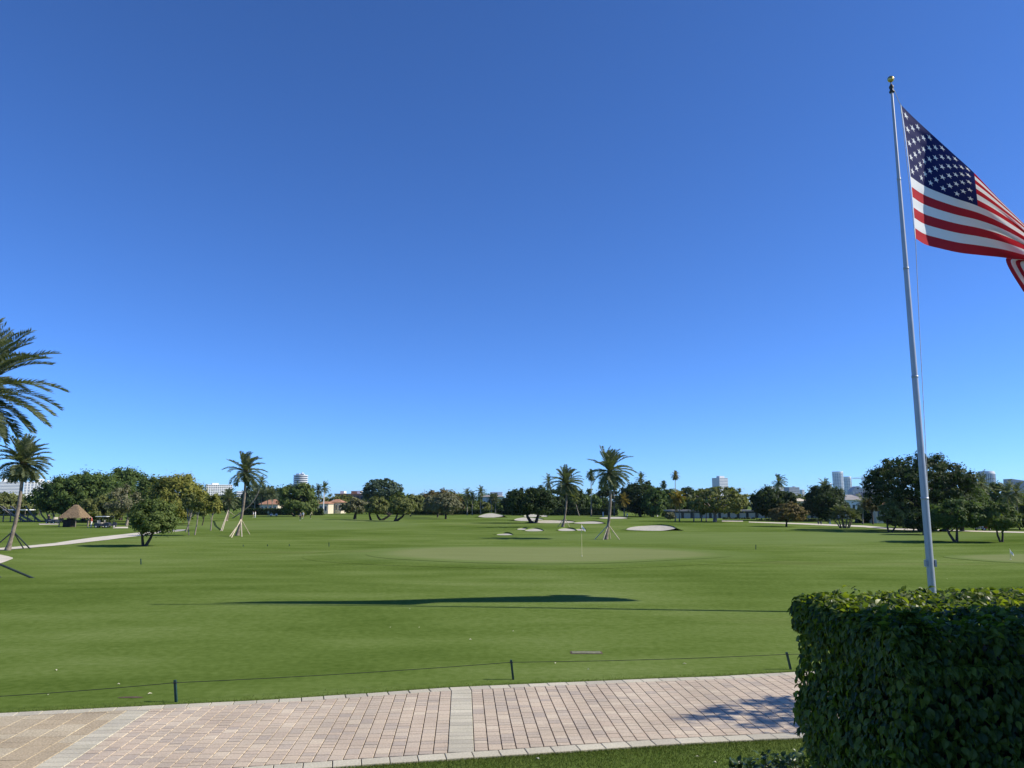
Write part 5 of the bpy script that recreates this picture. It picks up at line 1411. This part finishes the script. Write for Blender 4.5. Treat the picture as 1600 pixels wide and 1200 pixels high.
# ------------------------------------------------------------------ clipped hedge at the terrace edge
def leaf_template(bend, fold, wid):
    """an ovate drooping leaf, length 1 along -z, facing -y"""
    st = [(0, .0), (.12, .55), (.32, 1.0), (.55, .92), (.76, .55), (.92, .16), (1.05, 0)]
    V = []
    for t, w in st:
        z = -t; y = -bend * math.sin(t * 1.6) * .5 + bend * .9 * t * t
        hw = w * wid
        V += [(-hw, y + fold * hw, z), (0, y, z), (hw, y + fold * hw, z)]
    Fq = []
    for k in range(len(st) - 1):
        a = k * 3; Fq += [(a, a + 1, a + 4, a + 3), (a + 1, a + 2, a + 5, a + 4)]
    return np.array(V), np.array(Fq)
def hedge():
    rng = np.random.default_rng(21)
    X0, X1, Y0, Y1, ZB, ZT = 1.52, 5.2, 3.18, 4.38, 2.2, 3.315
    root = thing('clipped_hedge', 'tall clipped leafy ficus hedge in shade at the terrace edge', 'hedge', (X0, Y0, ZB))
    lx, ly, lz = X1 - X0, Y1 - Y0, ZT - ZB
    tpl = [leaf_template(b, f, w) for b, f, w in ((.25, -.35, .30), (.45, -.25, .33), (.1, -.5, .28), (.6, -.3, .31))]
    def bulge(p):
        return .024 * math.sin(p[0] * 5.3 + p[2] * 3.1) + .018 * math.sin(p[0] * 9.1 - p[2] * 6.2 + 1.3) + .014 * math.sin(p[1] * 7 + p[2] * 8)
    P_, N_ = [], []
    def sample(n, face):
        for _ in range(n):
            dp = abs(rng.normal()) * .065
            if face == 'front': p = [rng.uniform(0, lx), 0, rng.uniform(0, lz)]; nm = (0, -1, .25)
            elif face == 'left': p = [0, rng.uniform(0, ly), rng.uniform(0, lz)]; nm = (-1, 0, .25)
            elif face == 'top': p = [rng.uniform(0, lx), rng.uniform(0, ly), lz]; nm = (0, 0, 1)
            else: p = [rng.uniform(0, lx), ly, rng.uniform(0, lz)]; nm = (0, 1, .2)
            b = bulge(p) - dp + .02
            # taper of the left end: narrower towards its foot, top corners rounded
            tp = .06 * (1 - p[2] / lz)
            if face == 'front': p[1] -= b * 1.0
            if face == 'left': p[0] -= b
            if face == 'top': p[2] += b * .7
            if face == 'back': p[1] += b
            rc = .16
            ex = max(0, rc - p[0]); ez = max(0, p[2] - (lz - rc)); ey = max(0, rc - p[1])
            q = math.hypot(ex, ez)
            if q > rc: s = rc / q; p[0] = rc - ex * s; p[2] = lz - rc + ez * s
            ez = max(0, p[2] - (lz - rc)); ey = max(0, rc - p[1]); q = math.hypot(ey, ez)
            if q > rc: s = rc / q; p[1] = rc - ey * s; p[2] = lz - rc + ez * s
            p[0] += tp + .03 * math.sin(p[2] * 9)
            p[2] += .022 * p[0]
            P_.append(p); N_.append(nm)
    sample(22000, 'front'); sample(13000, 'left'); sample(17000, 'top'); sample(4500, 'back')
    for _ in range(26):
        f_ = rng.uniform(0, .69); q = [rng.uniform(.25, lx), rng.uniform(.2, ly), lz - .01] if f_ < .7 else [-.01, rng.uniform(0, ly), rng.uniform(.3, lz)]
        L_ = rng.uniform(.015, .045)
        for k in range(7):
            t = k / 6
            P_.append([q[0] + (rng.normal() * .01 if f_ < .7 else -L_ * t), q[1] + rng.normal() * .012, q[2] + (L_ * t + .02 * q[0] if f_ < .7 else rng.normal() * .01)]); N_.append((0, -.2, 1))
    Pn = np.array(P_); Nn = np.array(N_)
    n = len(Pn)
    Nn = Nn + rng.normal(size=(n, 3)) * np.array([.55, .55, .40]); Nn /= np.linalg.norm(Nn, axis=1)[:, None]
    top = np.abs(np.array(N_)[:, 2]) > .9
    dn = np.tile([0, 0, -1.0], (n, 1)) + rng.normal(size=(n, 3)) * .38
    dn[top] = rng.normal(size=(top.sum(), 3)) * np.array([1, 1, .3])
    dn -= Nn * np.sum(dn * Nn, 1)[:, None]; dn /= np.linalg.norm(dn, axis=1)[:, None]
    sx = np.cross(Nn, dn)
    size = rng.uniform(.030, .052, n)
    front_rank = np.where((np.array(N_)[:, 1] < -.9) & (Pn[:, 0] < 1.30) & (Pn[:, 2] > .34), Pn[:, 1] - size * 2 + rng.uniform(0, .12, n), 9)
    parts = set(np.argsort(front_rank)[:300].tolist())
    meshes = []
    for k, (tv, tf) in enumerate(tpl):
        me = mesh_np('leaf', tv, tf, 4, FOL['hedge']); meshes.append(me)
    kind = rng.integers(0, 4, n)
    for i in parts:
        # columns: side, -normal, -down  (template: x side, y = -outward, z = -down)
        Mx = Matrix(((sx[i][0], -Nn[i][0], -dn[i][0], Pn[i][0]), (sx[i][1], -Nn[i][1], -dn[i][1], Pn[i][1]), (sx[i][2], -Nn[i][2], -dn[i][2], Pn[i][2]), (0, 0, 0, 1))) @ Matrix.Scale(size[i], 4)
        o = link('leaf', meshes[kind[i]], root); o.matrix_local = Mx
    Vs, Fs = [], []; off = 0
    for k, (tv, tf) in enumerate(tpl):
        ids = np.array([i for i in np.where(kind == k)[0] if i not in parts])
        W = (tv[None, :, 0, None] * sx[ids][:, None, :] - tv[None, :, 1, None] * Nn[ids][:, None, :] - tv[None, :, 2, None] * dn[ids][:, None, :]) * size[ids][:, None, None] + Pn[ids][:, None, :]
        m = len(tv)
        Vs.append(W.reshape(-1, 3)); Fs.append((tf[None] + (np.arange(len(ids)) * m)[:, None, None]).reshape(-1, 4) + off); off += len(ids) * m
    o = link('leaves', mesh_np('leaves', np.concatenate(Vs), np.concatenate(Fs), 4, FOL['hedge']), root); o['kind'] = 'stuff'
    MB().box(.20, lx, .18, ly - .16, 0, lz - .16).build('light_block_core', M['darkbark'], root)  # solid dark box added inside the leaves to block light
    tw = MB()
    for k in range(160):
        x = rng.uniform(.1, lx); z = rng.uniform(.1, lz - .1); a_ = Vector((x, .22, z)); tw.tube([a_, a_ + Vector((rng.normal() * .06, -.17, rng.uniform(-.02, .12)))], .003, 4, False)
    tw.build('twigs', M['bark'], root)
hedge()

def shrub():
    rng = np.random.default_rng(31); r = random.Random(31)
    g = Vector((P(1215, 1200, 8.0).x, 8.0, 0))
    root = thing('glossy_shrub', 'low shrub with small glossy dark leaves below the clipped hedge', 'shrub', g)
    tv, tf = leaf_template(.2, -.25, .34)
    Vs, Fs, off = [], [], 0
    st = MB()
    for k in range(70):
        px = rng.uniform(1140, 1300); ridge = 1187 - 16 * math.exp(-((px - 1236) / 26) ** 2) - 12 * math.exp(-((px - 1190) / 14) ** 2) - 14 * max(0, (px - 1255) / 45)
        py = ridge + abs(rng.normal()) * 22
        t = P(px, py, 8.0 + rng.normal() * .35) - g
        st.tube([(t.x * .35, t.y * .4, 0), (t.x * .8, t.y * .8, t.z * .6), tuple(t)], [.012, .009, .004], 5, False)
        for j in range(18):
            p = t - Vector((rng.normal() * .02, rng.normal() * .02, .012 * j))
            az = j * 2.4 + rng.uniform(0, .5); el = math.radians(rng.uniform(10, 65))
            dn = np.array([math.cos(az) * math.cos(el), math.sin(az) * math.cos(el), math.sin(el)])
            nm = np.array([0, 0, 1.0]) + rng.normal(size=3) * .3; nm -= dn * dn.dot(nm); nm /= np.linalg.norm(nm); sx = np.cross(dn, nm)
            W = (tv[:, 0:1] * sx - tv[:, 1:2] * nm - tv[:, 2:3] * dn) * rng.uniform(.05, .085) + np.array(p)
            Vs.append(W); Fs.append(tf + off); off += len(tv)
    st.build('stems', M['bark'], root)
    o = link('leaves', mesh_np('leaves', np.concatenate(Vs), np.concatenate(Fs), 4, FOL['shrub']), root); o['kind'] = 'stuff'
shrub()

# ------------------------------------------------------------------ blades of turf leaning over the edges of the paver path
def blades():
    rng = np.random.default_rng(77)
    n1, n2 = 26000, 52000
    a = rng.uniform(-12.5, 9.5, n1); fa = np.array(FAR); na = np.array(NEAR)
    b = np.interp(a, fa[:, 0], fa[:, 1]) + rng.exponential(.09, n1) - .012
    a2 = rng.uniform(-3.0, 6.5, n2)
    b2 = np.interp(a2, na[:, 0], na[:, 1]) + .012 - rng.uniform(0, 1, n2) ** 1.5 * 1.9
    a = np.concatenate([a, a2]); b = np.concatenate([b, b2]); n = len(a)
    x = ea.x * a + eb.x * b; y = ea.y * a + eb.y * b
    h = rng.uniform(.02, .042, n); w = rng.uniform(.003, .006, n); t = rng.uniform(0, 6.28, n); ln = rng.normal(size=(n, 2)) * .016
    z = np.zeros(n)
    V = np.stack([np.stack([x - np.cos(t) * w, y - np.sin(t) * w, z], 1), np.stack([x + np.cos(t) * w, y + np.sin(t) * w, z], 1), np.stack([x + ln[:, 0], y + ln[:, 1], h], 1)], 1).reshape(-1, 3)
    o = link('grass', mesh_np('grass', V, np.arange(n * 3).reshape(-1, 3), 3, FOL['turfblade'])); o['kind'] = 'stuff'
    tag(o, 'short mown grass blades along both edges of the paver path', 'grass')
FOL['turfblade'] = foliage('turf_blade', (0.085, 0.125, 0.026), (0.150, 0.190, 0.050), scale=2.0, trans=0.2, spec=0.05, island=0.5)
blades()

# ------------------------------------------------------------------ thin sea air
hz_m, hnt, hb = node_mat('sea_air')
hnt.nodes.remove(hb)
pv = hnt.nodes.new('ShaderNodeVolumePrincipled'); pv.inputs['Color'].default_value = (0.66, 0.88, 1.0, 1)
pv.inputs['Density'].default_value = 0.00004; pv.inputs['Anisotropy'].default_value = 0.2
hnt.links.new(pv.outputs[0], hnt.nodes['Material Output'].inputs['Volume'])
hz_o = MB().box(-16500, 16500, -70, 17500, -1.5, 150).build('haze', hz_m); hz_o['kind'] = 'stuff'
tag(hz_o, 'thin pale blue sea air over the whole course and skyline', 'haze')
